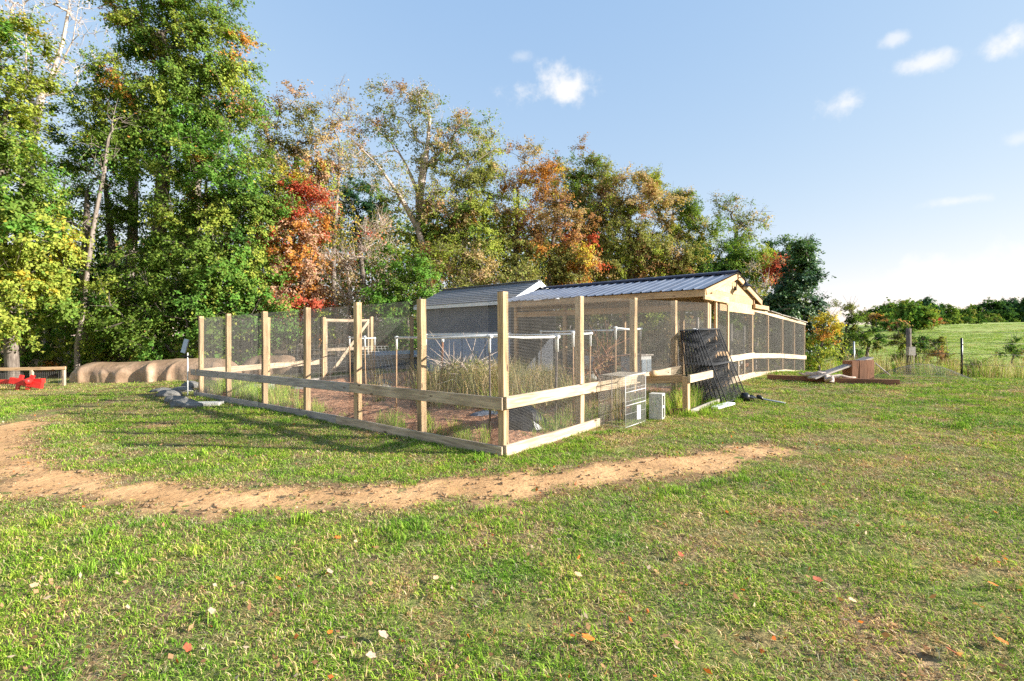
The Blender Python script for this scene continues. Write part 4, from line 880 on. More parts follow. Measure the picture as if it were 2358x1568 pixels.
P_khaki = mixp((TN, 2.6), (OL, 5), (YG, 2), (RU, .7)); P_bright = mixp((BG, 6), (GR, 3), (YG, 1)); P_dark = mixp((BL, 5), (DG, 4), (GR, 1.2)); P_pear = mixp((BL, 5), (DG, 4.5), (GR, .8))
P_yel = mixp((YE, 3), (YG, 5), (OR, .7), (GR, 2)); P_ced = mixp((DG, 3), (OL, 2.5), (GR, 2), (YG, .8)); P_far = mixp((DG, 4), (GR, 3), (OL, 2))

# ------------------------------------------------------------------ the wood
tree('broadleaf_tree', 'yellow-green tree filling the left edge of the picture', 20, 17.2, [(10, 140, 75, 130), (-60, 300, 120, 150), (20, 430, 100, 110), (70, 540, 95, 110), (30, 690, 110, 100), (-40, 560, 120, 130), (60, 620, 80, 60)], P_left, tr=.2, per=150, lf=.125)
tree('broadleaf_tree', 'very tall green tree with yellowing top at the left of the sky', 350, 20.5, [(420, 60, 140, 110), (330, 20, 110, 90), (500, 110, 70, 80), (400, -60, 120, 70), (330, 190, 110, 90), (450, 220, 120, 90), (520, 240, 65, 90), (270, 260, 80, 110), (380, 330, 150, 100)], P_green, tr=.26, per=150)
tree('broadleaf_tree', 'dense mid-green tree below the tall one, left of the red maple', 470, 19.6, [(430, 420, 120, 110), (530, 400, 100, 110), (590, 480, 70, 110), (480, 560, 140, 110), (400, 640, 120, 110), (560, 620, 90, 110)], P_green, tr=.2)
tree('broadleaf_tree', 'bright green low tree in front of the wood behind the tarpaulin', 420, 18.6, [(400, 760, 140, 75), (520, 740, 110, 85), (310, 720, 100, 90), (480, 680, 90, 60), (590, 730, 60, 80)], P_mid, tr=.12, per=140)
tree('broadleaf_tree', 'shaded green tree behind the slender leaning trunk', 250, 21.8, [(230, 420, 90, 120), (200, 300, 70, 80), (290, 560, 110, 120), (180, 620, 80, 50), (250, 730, 100, 90)], mixp((DG, 4), (GR, 3), (YG, .7)), tr=.2, dens=.75)
tree('bare_tree', 'bare pale-barked tree reaching into the sky at upper left', 75, 23.5, [(80, 30, 70, 130), (170, 60, 70, 120), (60, 130, 60, 90), (190, 130, 60, 60), (120, -40, 90, 60)], P_tan, dens=.55, per=3, twigs=6, tr=.19, bark='palebark', trunk=[(50, 880), (52, 700), (60, 500), (72, 350), (84, 270), (96, 220)], limbs=[[(96, 220, 0), (112, 165, .2), (126, 90, .4), (136, 10, .5), (140, -60, .6)], [(96, 220, 0), (74, 165, -.3), (84, 90, -.5), (80, 10, -.6), (72, -60, -.6)], [(96, 220, 0), (140, 170, -.2), (185, 105, -.4), (205, 40, -.6), (215, -30, -.6)], [(96, 220, 0), (150, 195, .5), (205, 180, .9), (240, 150, 1.2)], [(84, 270, 0), (50, 200, .4), (40, 120, .7), (30, 40, .8)]])
tree('slender_tree', 'slender leaning grey trunk with few leaves at the left', 176, 18.2, [(275, 270, 30, 40), (235, 380, 30, 60), (250, 330, 40, 50), (190, 520, 40, 40)], P_green, dens=1.0, per=14, twigs=3, tr=.085, bark='midbark', trunk=[(175, 885), (180, 800), (195, 700), (200, 620), (215, 540), (228, 470), (240, 400), (252, 320), (268, 245)])
for (x, Y, y1, r, l) in ((45, 19.5, 380, .22, 'thick grey trunk standing at the far left of the wood'), (105, 21, 500, .12, 'dark narrow trunk just right of the thick left trunk'), (195, 20, 420, .15, 'dark trunk close behind the leaning one'), (300, 22.5, 200, .2, 'sunlit upright trunk inside the tall green tree'), (140, 24, 420, .1, 'thin dark trunk deep in the left wood'), (445, 22.5, 350, .16, 'grey trunk glimpsed through the mid-green tree')):
    tree('trunk_tree', l, x, Y, [(x+10, y1, 30, 40), (x-15, y1+90, 40, 40)], P_mid, dens=.8, per=60, twigs=3, tr=r, bark='bark' if r < .16 else 'midbark', trunk=[(x, 880), (x+3, 750), (x-2, 650), (x+6, 540), (x+8, y1+20), (x+10, y1)])
tree('red_maple', 'scarlet and orange maple left of the gate', 668, 20.2, [(680, 590, 55, 90), (650, 660, 75, 55), (690, 690, 50, 45), (700, 520, 45, 80), (640, 560, 45, 60), (665, 450, 45, 60)], P_red, tr=.12, lf=.11, dens=1.1)
tree('autumn_tree', 'thin tan and pinkish tree above the red maple', 690, 23.5, [(650, 300, 55, 85), (700, 370, 75, 90), (640, 420, 60, 90), (725, 450, 50, 90), (690, 260, 45, 45), (745, 330, 45, 70)], P_tan, tr=.16, per=90, dens=.9, twigs=4, lf=.11)
tree('twiggy_tree', 'nearly bare grey twiggy tree with a few yellow leaves at its tip', 775, 23.8, [(790, 260, 30, 70), (765, 430, 35, 90), (790, 500, 35, 80), (745, 560, 45, 70), (800, 370, 35, 60)], mixp((TN, 3), (YE, 1), (YG, 2)), tr=.12, per=16, twigs=7, bark='midbark', dens=1.3)
tree('bramble_tangle', 'grey leafless brush tangle at the wood foot', 790, 21, [(760, 640, 70, 70), (840, 640, 70, 70), (880, 560, 50, 60), (800, 720, 80, 50)], P_rust, tr=.08, per=18, twigs=12, bark='palebark', cat='brush', dens=1.6)
tree('spreading_tree', 'broad open-branched tree with leafy olive top in the middle', 985, 26, [(930, 230, 75, 45), (1000, 260, 85, 55), (1080, 320, 70, 65), (1130, 350, 40, 50), (890, 280, 40, 50), (1010, 350, 85, 50), (1100, 400, 60, 30), (850, 330, 45, 50)], P_olive, tr=.24, per=75, twigs=5, dens=.8, bark='palebark', trunk=[(985, 870), (980, 700), (975, 600), (968, 520), (965, 450), (975, 390), (985, 330), (990, 270)], limbs=[[(965, 450, 0), (930, 370, .5), (895, 310, .8), (870, 270, 1)], [(968, 520, 0), (1030, 450, -.5), (1085, 395, -.9), (1140, 360, -1)], [(975, 390, 0), (1020, 330, .6), (1060, 280, .9)], [(965, 450, 0), (1040, 420, 1), (1120, 405, 1.5), (1160, 390, 1.6)]])
tree('spreading_tree', 'leaning bare-limbed tree crossing in front of the open crown', 960, 24.5, [(900, 420, 55, 60), (960, 470, 70, 55), (830, 380, 40, 40), (1010, 480, 60, 60), (870, 520, 40, 40)], P_khaki, tr=.17, per=45, twigs=6, dens=.9, bark='palebark', trunk=[(1000, 880), (1000, 720), (990, 620), (960, 520), (920, 450), (870, 380), (820, 330), (790, 300)])
tree('evergreen_tree', 'dark evergreen standing behind the twiggy tree', 835, 30, [(820, 440, 40, 45), (850, 480, 50, 50), (800, 500, 35, 40)], P_dark, tr=.15, lf=.13)
tree('broadleaf_tree', 'olive green tree with orange tips right of the open crown', 1060, 25.2, [(1040, 470, 75, 75), (1110, 480, 75, 75), (1070, 570, 90, 70), (1000, 560, 60, 70), (1130, 590, 70, 70), (1110, 410, 45, 30)], mixp((OL, 4), (YG, 2.5), (GR, 2), (OR, .5), (TN, 1)), tr=.2)
tree('broadleaf_tree', 'vivid green young tree at the shed roof', 935, 20, [(925, 620, 55, 55), (960, 660, 50, 50), (905, 680, 45, 55), (945, 730, 60, 50), (885, 740, 45, 70)], P_bright, tr=.08, per=170)
tree('broadleaf_tree', 'khaki scrubby tree above the shed ridge', 1090, 23, [(1060, 640, 70, 55), (1150, 640, 80, 60), (1010, 600, 45, 45)], P_khaki, tr=.12, twigs=5, per=100)
tree('autumn_tree', 'reddish-purple thin tree left of the orange one', 1195, 26.5, [(1195, 390, 40, 60), (1180, 470, 45, 70), (1225, 370, 35, 40), (1190, 560, 45, 70)], P_rust, tr=.14, per=60, twigs=6, dens=.9)
tree('autumn_tree', 'orange-leaved tree in the middle of the wood', 1265, 25.8, [(1255, 420, 50, 60), (1250, 500, 60, 60), (1300, 540, 65, 60), (1250, 590, 60, 60), (1330, 600, 60, 55), (1290, 630, 80, 40)], P_oran, tr=.16, per=130)
tree('broadleaf_tree', 'green-topped tree just right of the orange one', 1345, 29, [(1340, 390, 50, 55), (1310, 440, 55, 60), (1380, 440, 60, 60), (1340, 500, 80, 70)], mixp((GR, 4), (OL, 4), (RU, .8), (TN, 1)), tr=.2, twigs=4)
tree('broadleaf_tree', 'large khaki tree above the coop roof', 1450, 27.5, [(1450, 440, 70, 60), (1410, 520, 70, 75), (1490, 510, 75, 80), (1450, 600, 100, 60), (1530, 590, 70, 60), (1380, 600, 55, 60)], P_khaki, tr=.2, twigs=4)
tree('broadleaf_tree', 'yellowish olive tree right of the large khaki one', 1540, 29, [(1530, 440, 40, 45), (1560, 500, 50, 65), (1570, 590, 60, 60), (1500, 420, 30, 35)], mixp((OL, 4), (YG, 2.5), (TN, 2), (YE, .4)), tr=.16, twigs=4)
tree('broadleaf_tree', 'dark green tree with yellow lower leaves behind the coop ridge', 1605, 28, [(1600, 500, 35, 50), (1625, 560, 40, 60), (1600, 620, 60, 45), (1660, 630, 50, 40)], mixp((DG, 3), (GR, 4), (YG, 2), (YE, .6)), tr=.14)
tree('twiggy_tree', 'fine-branched open tree against the sky left of the pear tree', 1690, 36, [(1700, 490, 55, 40), (1670, 480, 35, 35), (1730, 520, 35, 35), (1700, 540, 45, 30)], mixp((OL, 3), (GR, 3), (TN, 1)), tr=.16, per=30, twigs=7, dens=.8, lf=.13)
tree('broadleaf_tree', 'green rounded tree behind the coop gable', 1690, 28.5, [(1680, 590, 50, 50), (1710, 630, 45, 50), (1650, 600, 35, 45), (1740, 600, 35, 45)], mixp((GR, 4), (DG, 3), (YG, 1.6)), tr=.14)
tree('dark_tree', 'blue-green tree peeping over the pear tree', 1815, 33, [(1800, 580, 40, 45), (1840, 600, 35, 50), (1780, 620, 40, 40)], P_dark, tr=.15, lf=.14)
tree('red_shrub', 'small crimson tree top beside the pear tree', 1788, 27, [(1786, 608, 15, 16), (1793, 618, 12, 14)], mixp((RD, 5), (PK, 1.5)), tr=.06, per=120, lf=.12)
tree('twiggy_tree', 'grey twiggy sapling behind the gooseneck lamp', 1745, 24, [(1745, 640, 25, 40), (1760, 680, 30, 40), (1730, 690, 30, 40)], P_khaki, tr=.07, per=24, twigs=6, bark='palebark')
tree('pear_tree', 'dense dark green pyramidal tree right of the coop', 1838, 20.5, [(1846, 590, 20, 40), (1840, 640, 34, 50), (1838, 690, 48, 50), (1850, 740, 52, 45), (1808, 720, 36, 50), (1840, 785, 50, 40)], P_pear, tr=.14, mat='gloss', per=120, lf=.11, cs=.26, dens=4.6, twigs=2)
tree('yellow_shrub', 'yellow-green bush at the end of the chicken run', 1888, 18.2, [(1885, 790, 30, 40), (1900, 820, 38, 35), (1875, 830, 28, 30), (1905, 760, 18, 30)], P_yel, tr=.05, per=150, lf=.08, cs=.26, cat='bush')
for (x, Y, bl, l) in ((1945, 24, [(1945, 725, 32, 30), (1940, 770, 42, 35), (1960, 755, 30, 30)], 'loose green cedar beside the yellow bush'), (2000, 22, [(2000, 775, 30, 20), (2000, 795, 36, 20)], 'flat-topped young cedar left of the field post'),
                      (2105, 20, [(2100, 790, 42, 22), (2130, 795, 32, 18), (2085, 775, 20, 18), (2110, 820, 40, 20)], 'wide dark cedar bush behind the wooden field post')):
    tree('cedar_bush', l, x, Y, bl, P_ced, tr=.07, per=210, lf=.075, cs=.2, dens=1.6, twigs=3, cat='cedar', group='cedars at the field edge')
for (x, y, Y, r, l, p) in ((2170, 826, 15.5, 26, 'twiggy brown bush left of the black steel post', P_khaki), (2255, 850, 14.2, 18, 'small dark green weed bush right of the black steel post', P_mid), (2335, 805, 24, 30, 'dark bramble bush at the right edge of the field', mixp((DG, 3), (RU, 1), (GR, 2))),
                           (2110, 850, 15, 25, 'yellowish weed bush below the cedar', P_yel), (2045, 850, 16, 26, 'low green weed patch left of the wooden field post', P_mid), (1955, 820, 19, 26, 'low dark bush behind the sloping plank', P_dark)):
    tree('field_bush', l, x, Y, [(x, y, r, r*.75), (x+r*.4, y+4, r*.7, r*.5)], p, tr=.03, per=120, lf=.07, cs=.18, dens=2, twigs=4, cat='bush', group='bushes along the field fence')
# shrub layer along the wood's foot
for i, (x, y, Y, r, p, l) in enumerate(((110, 800, 20, 55, P_left, 'yellow-green shrub behind the framed wire panel'), (240, 800, 19.6, 50, P_mid, 'green shrub above the left end of the tarpaulin'), (340, 810, 19.2, 45, P_yel, 'yellowing shrub above the middle of the tarpaulin'), (430, 815, 19, 40, P_mid, 'green shrub above the right of the tarpaulin'),
        (15, 800, 19.5, 60, P_left, 'leafy shrub at the extreme left edge'), (720, 740, 20, 45, P_yel, 'yellow shrub under the maple seen past the fence'), (840, 760, 20, 45, P_rust, 'brown scrub right of the gate'), (870, 800, 19.5, 30, P_bright, 'bright green shrub above the low hutch'), (1000, 720, 22, 45, P_khaki, 'khaki scrub at the left end of the shed'),
        (620, 760, 20.5, 50, P_mid, 'dark shrub behind the covered mound'), (1330, 700, 21, 60, P_khaki, 'khaki brush seen under the coop roof, left'), (1450, 720, 20.5, 60, P_olive, 'olive brush seen under the coop roof, middle'), (1570, 740, 20, 55, P_khaki, 'dry brush seen under the coop roof, right'), (1690, 740, 20.5, 50, P_olive, 'olive brush seen through the coop door'), (1660, 800, 20.5, 60, P_khaki, 'low dry brush behind the chicken run'), (1780, 800, 22, 55, P_olive, 'olive brush behind the far run posts'), (1500, 800, 21, 60, P_khaki, 'low dry brush behind the coop'), (1380, 790, 21, 55, P_yel, 'yellowish brush behind the coop back'))):
    tree('understory_shrub', l, x, Y, [(x, y, r, r*.75), (x-r*.5, y+20, r*.7, r*.5), (x+r*.5, y+20, r*.7, r*.5)], p, tr=.04, per=110, cs=.28, twigs=4, cat='shrub', group='shrubs at the foot of the wood', lf=.10)

# far-off wood behind, one leafy mass
def far_wood():
    xs = []; rows = [(-420, 600), (0, 610), (200, 600), (420, 500), (640, 460), (740, 480), (820, 500), (1000, 490), (1250, 545), (1450, 560), (1620, 640), (1760, 690), (1830, 730)]
    n = 125000; b = rng.uniform(-420, 1830, n); top = np.interp(b, [r[0] for r in rows], [r[1] for r in rows]); Y = rng.uniform(33, 44, n)
    top = top+(vn(b*.02, Y*.2, 77)-.5)*90; y = top+(800-top)*rng.random(n)**.9
    P = np.stack([at(b, Y), Y, CAMZ-(y-784)/1179*Y], 1); P[:, 2] += 1.2*(vn(P[:, 0]*.8, P[:, 2]*.8, 78)-.5)
    g = G(P[:, 0], P[:, 1]); P = P[P[:, 2] > g]; nr = rng.normal(size=P.shape)+np.array([.3, -.6, .5]); nr /= np.linalg.norm(nr, axis=1)[:, None]
    V, Fq = leaf_quads(P, nr, .28, .20); c = pal(P_olive+P_dark, len(P))*rng.uniform(.6, 1.2, (len(P), 1))
    o = put('far_wood', mesh_np('far_wood', V, Fq, M['leaf'], np.repeat(c, 4, 0))); tag(o, 'dim leafy mass of woodland behind the nearer trees', 'woodland', None, 'stuff')
far_wood()

# trees across the pasture
FT = [(2010, 722, 24, 14, 95, P_far, 'round green tree left of the orange field shrub'), (2050, 715, 26, 20, 100, P_ced, 'pale feathery pine at the left of the far hedge'), (2085, 712, 18, 20, 105, P_far, 'second pine of the far hedge'), (2108, 722, 34, 22, 78, P_mid, 'bright round green tree on the far field edge'),
      (2137, 706, 22, 16, 120, P_dark, 'dark pine standing above the far hedge'), (2172, 722, 26, 16, 130, P_far, 'rounded dark tree right of the pines'), (2215, 726, 24, 14, 140, P_ced, 'low olive tree in the far hedge'), (2245, 720, 16, 14, 150, P_far, 'small flat tree on the skyline'), (2295, 716, 34, 24, 150, P_dark, 'large bluish tree at the right skyline'), (2340, 712, 34, 26, 155, P_dark, 'bluish tree cut by the right edge'), (2270, 736, 30, 12, 140, P_far, 'low hedge tree before the bluish ones'), (2390, 715, 40, 26, 150, P_dark, 'bluish tree beyond the right edge')]
for (x, y, rx, ry, Y, p, l) in FT:
    k = Y/1179; tree('hedgerow_tree', l, x, Y, [(x, y, rx, ry), (x-rx*.4, y+ry*.5, rx*.7, ry*.6), (x+rx*.4, y+ry*.5, rx*.7, ry*.6)], p, dens=.6*(90/Y)**.6, per=100, lf=.42, cs=.75, tr=.25, twigs=0, group='trees across the pasture')
for (x, y, rx, ry, Y, p, l) in ((2018, 733, 18, 7, 80, P_oran, 'orange shrub on the far field edge'), (2155, 737, 15, 7, 95, P_rust, 'rusty orange shrub right of the bright round tree'), (2185, 742, 24, 9, 105, P_ced, 'grey-green hedge shrub in the middle distance'), (2235, 742, 30, 9, 115, P_far, 'long low hedge shrub'), (2300, 742, 40, 8, 130, P_far, 'hedge shrub below the bluish trees'), (2055, 745, 28, 9, 75, mixp((RU, 2), (DG, 3), (TN, 1)), 'dark brush pile at the field edge')):
    tree('hedgerow_shrub', l, x, Y, [(x, y, rx, ry)], p, dens=.9*(90/Y)**.5, per=90, lf=.3, cs=.5, tr=.1, twigs=0, group='shrubs across the pasture', cat='shrub')

# ------------------------------------------------------------------ grass
SRC = bpy.data.collections.new('grass_sources')      # never linked to the scene
def blade_mat():
    m, nt, b = newmat('grass_blades'); N = nt.nodes; L = nt.links
    a = N.new('ShaderNodeAttribute'); a.attribute_name = 'Col'; ge = N.new('ShaderNodeNewGeometry')
    nz = N.new('ShaderNodeTexNoise'); nz.inputs['Scale'].default_value = 1.9; nz.inputs['Detail'].default_value = 5; L.new(ge.outputs['Position'], nz.inputs['Vector'])
    cr = N.new('ShaderNodeValToRGB'); cr.color_ramp.elements[0].position = .32; cr.color_ramp.elements[1].position = .68
    cr.color_ramp.elements[0].color = (.72, .86, .8, 1); cr.color_ramp.elements[1].color = (1.3, 1.14, 1.0, 1); L.new(nz.outputs['Fac'], cr.inputs['Fac'])
    mx = N.new('ShaderNodeMix'); mx.data_type = 'RGBA'; mx.blend_type = 'MULTIPLY'; mx.inputs['Factor'].default_value = 1; L.new(a.outputs['Color'], mx.inputs['A']); L.new(cr.outputs[0], mx.inputs['B'])
    N.remove(b); b = N.new('ShaderNodeBsdfDiffuse'); L.new(mx.outputs['Result'], b.inputs['Color'])
    tr = N.new('ShaderNodeBsdfTranslucent'); L.new(mx.outputs['Result'], tr.inputs['Color']); ms = N.new('ShaderNodeMixShader'); ms.inputs[0].default_value = .3
    L.new(b.outputs[0], ms.inputs[1]); L.new(tr.outputs[0], ms.inputs[2]); L.new(ms.outputs[0], N['Material Output'].inputs['Surface']); return m
BM = blade_mat()
def tuft(i, n, rad, h0, h1, wd, lean, cols):
    V = []; Fq = []; Cc = []
    for k in range(n):
        a = random.uniform(0, 6.283); r = rad*math.sqrt(random.random()); x, y = r*math.cos(a), r*math.sin(a)
        h = random.uniform(h0, h1); d = random.uniform(0, 6.283); l = random.uniform(.15, 1)*lean*h; w = wd*random.uniform(.6, 1.3)*.5
        px, py = -math.sin(d)*w, math.cos(d)*w; c = random.choices(cols, [q[3] for q in cols])[0]; f = random.uniform(.75, 1.25); b = len(V)
        for t, ww, ll, hh in ((0, 1, 0, 0), (.55, .8, .38, .62)):
            V += [(x+math.cos(d)*l*ll+px*ww, y+math.sin(d)*l*ll+py*ww, h*hh), (x+math.cos(d)*l*ll-px*ww, y+math.sin(d)*l*ll-py*ww, h*hh)]
        V.append((x+math.cos(d)*l, y+math.sin(d)*l, h*(1-.35*min(1, lean*.5)))); V.append(V[-1])
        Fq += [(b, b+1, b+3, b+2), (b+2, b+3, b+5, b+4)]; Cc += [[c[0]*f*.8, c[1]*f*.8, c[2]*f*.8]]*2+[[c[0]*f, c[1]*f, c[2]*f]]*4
    me = mesh_np('grass_tuft', np.array(V), np.array(Fq), BM, np.clip(np.array(Cc), 0, 1)); o = bpy.data.objects.new('grass_tuft_%02d' % i, me); SRC.objects.link(o)
G1 = (.22, .39, .035); G2 = (.38, .52, .08); G3 = (.12, .24, .028); T1 = (.58, .43, .22); T2 = (.38, .24, .12); T3 = (.72, .60, .38)
lush = mixp((G1, 4), (G2, 4), (G3, 3), (T1, .5)); midg = mixp((G1, 3), (G2, 3.5), (G3, 1.5), (T1, 2.2), (T3, .8)); dry = mixp((T1, 4), (T2, 4), (T3, 2), (G2, 1.2))
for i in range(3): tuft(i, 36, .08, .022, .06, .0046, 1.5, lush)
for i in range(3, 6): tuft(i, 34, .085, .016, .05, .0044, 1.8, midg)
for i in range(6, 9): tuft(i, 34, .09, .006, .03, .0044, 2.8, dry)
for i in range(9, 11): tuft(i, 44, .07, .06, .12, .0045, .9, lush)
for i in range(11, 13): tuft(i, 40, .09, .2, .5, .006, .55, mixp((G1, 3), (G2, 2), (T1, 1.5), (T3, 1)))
for i in range(13, 15): tuft(i, 40, .12, .35, .8, .006, .5, mixp((T1, 3), (T3, 2), (OL, 3), (T2, 2), (YG, 2)))
def scatter(name, label, P, idx, scl, zmax=None):
    me = bpy.data.meshes.new(name); me.vertices.add(len(P)); me.vertices.foreach_set('co', np.ascontiguousarray(P, np.float32).ravel())
    a = me.attributes.new('pick', 'INT', 'POINT'); a.data.foreach_set('value', idx.astype(np.int32))
    a = me.attributes.new('scl', 'FLOAT_VECTOR', 'POINT'); a.data.foreach_set('vector', np.ascontiguousarray(np.stack([scl, scl, scl if zmax is None else np.minimum(scl, zmax*(.7+.3*scl))], 1), np.float32).ravel())
    rot = np.zeros((len(P), 3), np.float32); rot[:, 2] = rng.uniform(0, 6.283, len(P)); rot[:, :2] = rng.normal(size=(len(P), 2))*.08
    a = me.attributes.new('rot', 'FLOAT_VECTOR', 'POINT'); a.data.foreach_set('vector', rot.ravel())
    o = put(name, me); tag(o, label, 'grass', None, 'stuff'); ng = bpy.data.node_groups.new(name, 'GeometryNodeTree')
    ng.interface.new_socket('Geometry', in_out='INPUT', socket_type='NodeSocketGeometry'); ng.interface.new_socket('Geometry', in_out='OUTPUT', socket_type='NodeSocketGeometry')
    N = ng.nodes; L = ng.links; i_ = N.new('NodeGroupInput'); o_ = N.new('NodeGroupOutput'); ip = N.new('GeometryNodeInstanceOnPoints'); ci = N.new('GeometryNodeCollectionInfo')
    ci.inputs['Collection'].default_value = SRC; ci.inputs['Separate Children'].default_value = True; ci.inputs['Reset Children'].default_value = True
    def na(nm, t): n = N.new('GeometryNodeInputNamedAttribute'); n.data_type = t; n.inputs['Name'].default_value = nm; return n.outputs[0]
    L.new(i_.outputs[0], ip.inputs['Points']); L.new(ci.outputs[0], ip.inputs['Instance']); ip.inputs['Pick Instance'].default_value = True
    L.new(na('pick', 'INT'), ip.inputs['Instance Index']); L.new(na('scl', 'FLOAT_VECTOR'), ip.inputs['Scale'])
    e = N.new('FunctionNodeEulerToRotation'); L.new(na('rot', 'FLOAT_VECTOR'), e.inputs[0]); L.new(e.outputs[0], ip.inputs['Rotation'])
    L.new(ip.outputs[0], o_.inputs[0]); md = o.modifiers.new('scatter', 'NODES'); md.node_group = ng
def st_coords(X, Y):
    dx = X-C0[0]; dy = Y-C0[1]; return dx*D2[0]+dy*D2[1], dx*D1[0]+dy*D1[1]
def lawn():
    out = []
    for (y0, y1, dn, sc) in ((1.3, 3.2, 520, .85), (3.2, 5.5, 360, 1.0), (5.5, 9, 220, 1.25), (9, 13, 120, 1.6), (13, 19, 60, 2.1)):
        A = (2*1.08*y1)*(y1-y0); n = int(A*dn); Y = rng.uniform(y0, y1, n); X = rng.uniform(-1.08*y1, 1.08*y1, n); k = np.abs(X) < Y*1.06+.3; out.append(np.stack([X[k], Y[k], np.full(k.sum(), sc)], 1))
    Q = np.concatenate(out); X, Y, sc = Q.T; s, t = st_coords(X, Y); pm = pathmask(X, Y)
    inpen = (s > -.03) & (s < 6.3) & (t > -.03) & (t < 9.5); incoop = (s > 6.3) & (s < 15.2) & (t > -.05) & (t < 9.8)
    wood = (Y > 17.5) & (X < .62*Y-2)
    k = ~inpen & ~incoop & ~wood & (rng.random(len(X)) < np.clip(.5-pm*3.4, 0.015, 1)) & (s < 14)
    X, Y, sc, pm = X[k], Y[k], sc[k], pm[k]; n = len(X)
    f1 = fbm(X*.85, Y*.85, 101, 5); f2 = fbm(X*3.1+9, Y*3.1, 103, 4); f3 = fbm(X*.5+4, Y*.5, 107, 4)
    dryp = np.clip(.20+(f1*.45+f2*.55-.47)*3.4, .07, .85); dryp = np.maximum(dryp, np.clip(1-(-pm-.05)/.45, 0, 1)*.85); lushp = np.clip((f3-.5)*4, 0, .6)
    # thinner, browner turf on the worn ground right of the path's end and by the tarpaulin
    dryp = np.maximum(dryp, .85*np.exp(-(((X-3.9)/1.6)**2+((Y-6.1)/.5)**2))); dryp = np.maximum(dryp, .75*np.clip((Y-11.5)/2, 0, 1)*(X < -5))
    thin = rng.random(n) > dryp*.15+np.clip((fbm(X*5.5, Y*5.5, 141, 3)-.55)*2.6, 0, .6); X, Y, sc, dryp, lushp, f2 = X[thin], Y[thin], sc[thin], dryp[thin], lushp[thin], f2[thin]; n = len(X); r = rng.random(n)
    idx = np.where(r < dryp, rng.integers(6, 9, n), np.where(rng.random(n) < lushp, rng.integers(0, 3, n), rng.integers(3, 6, n)))
    idx = np.where((f2 > .64) & (rng.random(n) < .16) & (dryp < .5), rng.integers(9, 11, n), idx)
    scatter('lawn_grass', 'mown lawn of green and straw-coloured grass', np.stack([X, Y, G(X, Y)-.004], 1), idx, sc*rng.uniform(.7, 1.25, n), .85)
lawn()
def tall_grass():
    P = []; I = []; S = []
    def add(p, i, sc): P.append((p.x, p.y, g1(p.x, p.y)+.01)); I.append(i); S.append(sc)
    for _ in range(330):                 # inside the shaded side
        t = random.uniform(.3, 9.4); s = abs(random.gauss(0, .16))+.06
        if vn(np.array(t*1.3), np.array(0.), 9) > .35: add(ft(t, s), random.choice((9, 10, 11, 12, 9)), random.uniform(.4, .9)*(1.2 if t > 6 else .8))
    for _ in range(90): add(ft(random.uniform(6.5, 9.3), random.uniform(.1, .9)), random.choice((11, 12)), random.uniform(.6, 1.1))
    for _ in range(70): add(F(random.uniform(.6, 2.6), -abs(random.gauss(.05, .2))-.05), random.choice((11, 12, 9, 9)), random.uniform(.4, .85))
    for _ in range(110): add(F(random.uniform(2.7, 4.7), random.uniform(.1, .5)), random.choice((9, 10, 11, 12)), random.uniform(.5, .95))
    for _ in range(60): add(F(random.uniform(3.2, 5.8), random.uniform(.6, 1.0)), random.choice((9, 10)), random.uniform(.8, 1.3))
    for _ in range(300): add(ft(random.uniform(.2, 9.2), random.uniform(.2, 5.8)), random.choice((6, 7, 8, 3, 9, 10)), random.uniform(.8, 1.8))
    for _ in range(420):                 # ranker growth below the lawn edge, toward the field fence
        x = random.uniform(1900, 2420); Y = random.uniform(12.3, 17); X = at(x, Y)
        if sval(X, Y) > 12.6: add(Vector((X, Y, 0)), random.choice((9, 10, 11, 12, 13)), random.uniform(.7, 1.3))
    scatter('tall_grass', 'long uncut grass and weeds along the fence lines', np.array(P), np.array(I), np.array(S))
tall_grass()
def pasture():
    n = 11000; Y = 15+75*rng.random(n)**2.2; X = Y*rng.uniform(.55, 1.12, n); s = sval(X, Y); k = s > 15.6; X, Y = X[k], Y[k]
    idx = np.where(fbm(X*.12, Y*.12, 131, 4) > .62, rng.integers(4, 8, len(X)), rng.integers(1, 6, len(X)))
    scatter('pasture_grass', 'rough green pasture grass beyond the field fence', np.stack([X, Y, G(X, Y)], 1), idx, np.clip(Y/12, 1.4, 5)*rng.uniform(.8, 1.3, len(X)), .9)
pasture()

# dry weed thicket in the plot
def weeds():
    P = []; I = []; S = []
    for _ in range(380):
        t = random.gauss(2.6, .8); s = random.gauss(2.7, .55)
        p = ft(t, max(1.4, s)); P.append((p.x, p.y, g1(p.x, p.y)+.05)); I.append(random.choice((13, 14, 13, 14, 12))); S.append(random.uniform(.75, 1.25))
    for _ in range(90):
        p = ft(random.uniform(.4, 1.6), random.uniform(1.6, 4.5)); P.append((p.x, p.y, g1(p.x, p.y)+.03)); I.append(random.choice((13, 14, 8, 8))); S.append(random.uniform(.3, .55))
    scatter('dry_weeds', 'straw-coloured weed thicket inside the plot before the shed', np.array(P), np.array(I), np.array(S))
weeds()
p = ft(2.6, 2.7); tree('weed_bush', 'grey-green leggy weed bush rising from the dry thicket', 1060, p.y, [(1060, 845, 55, 28), (1030, 850, 30, 30), (1100, 845, 30, 30)], mixp((OL, 4), (GR, 2), (TN, 3)), tr=.02, per=60, lf=.04, cs=.12, dens=3.5, twigs=5, cat='weed', group='weeds in the plot', bark='palebark')
p = F(3.2, -1.2); tree('weed_bush', 'reddish dry stalks standing behind the third fence post', 1375, p.y, [(1370, 840, 30, 35), (1390, 830, 25, 30)], mixp((RU, 3), (PK, 2), (TN, 2)), tr=.02, per=14, lf=.04, cs=.12, dens=4, twigs=6, cat='weed', group='weeds in the plot', bark='redwood')

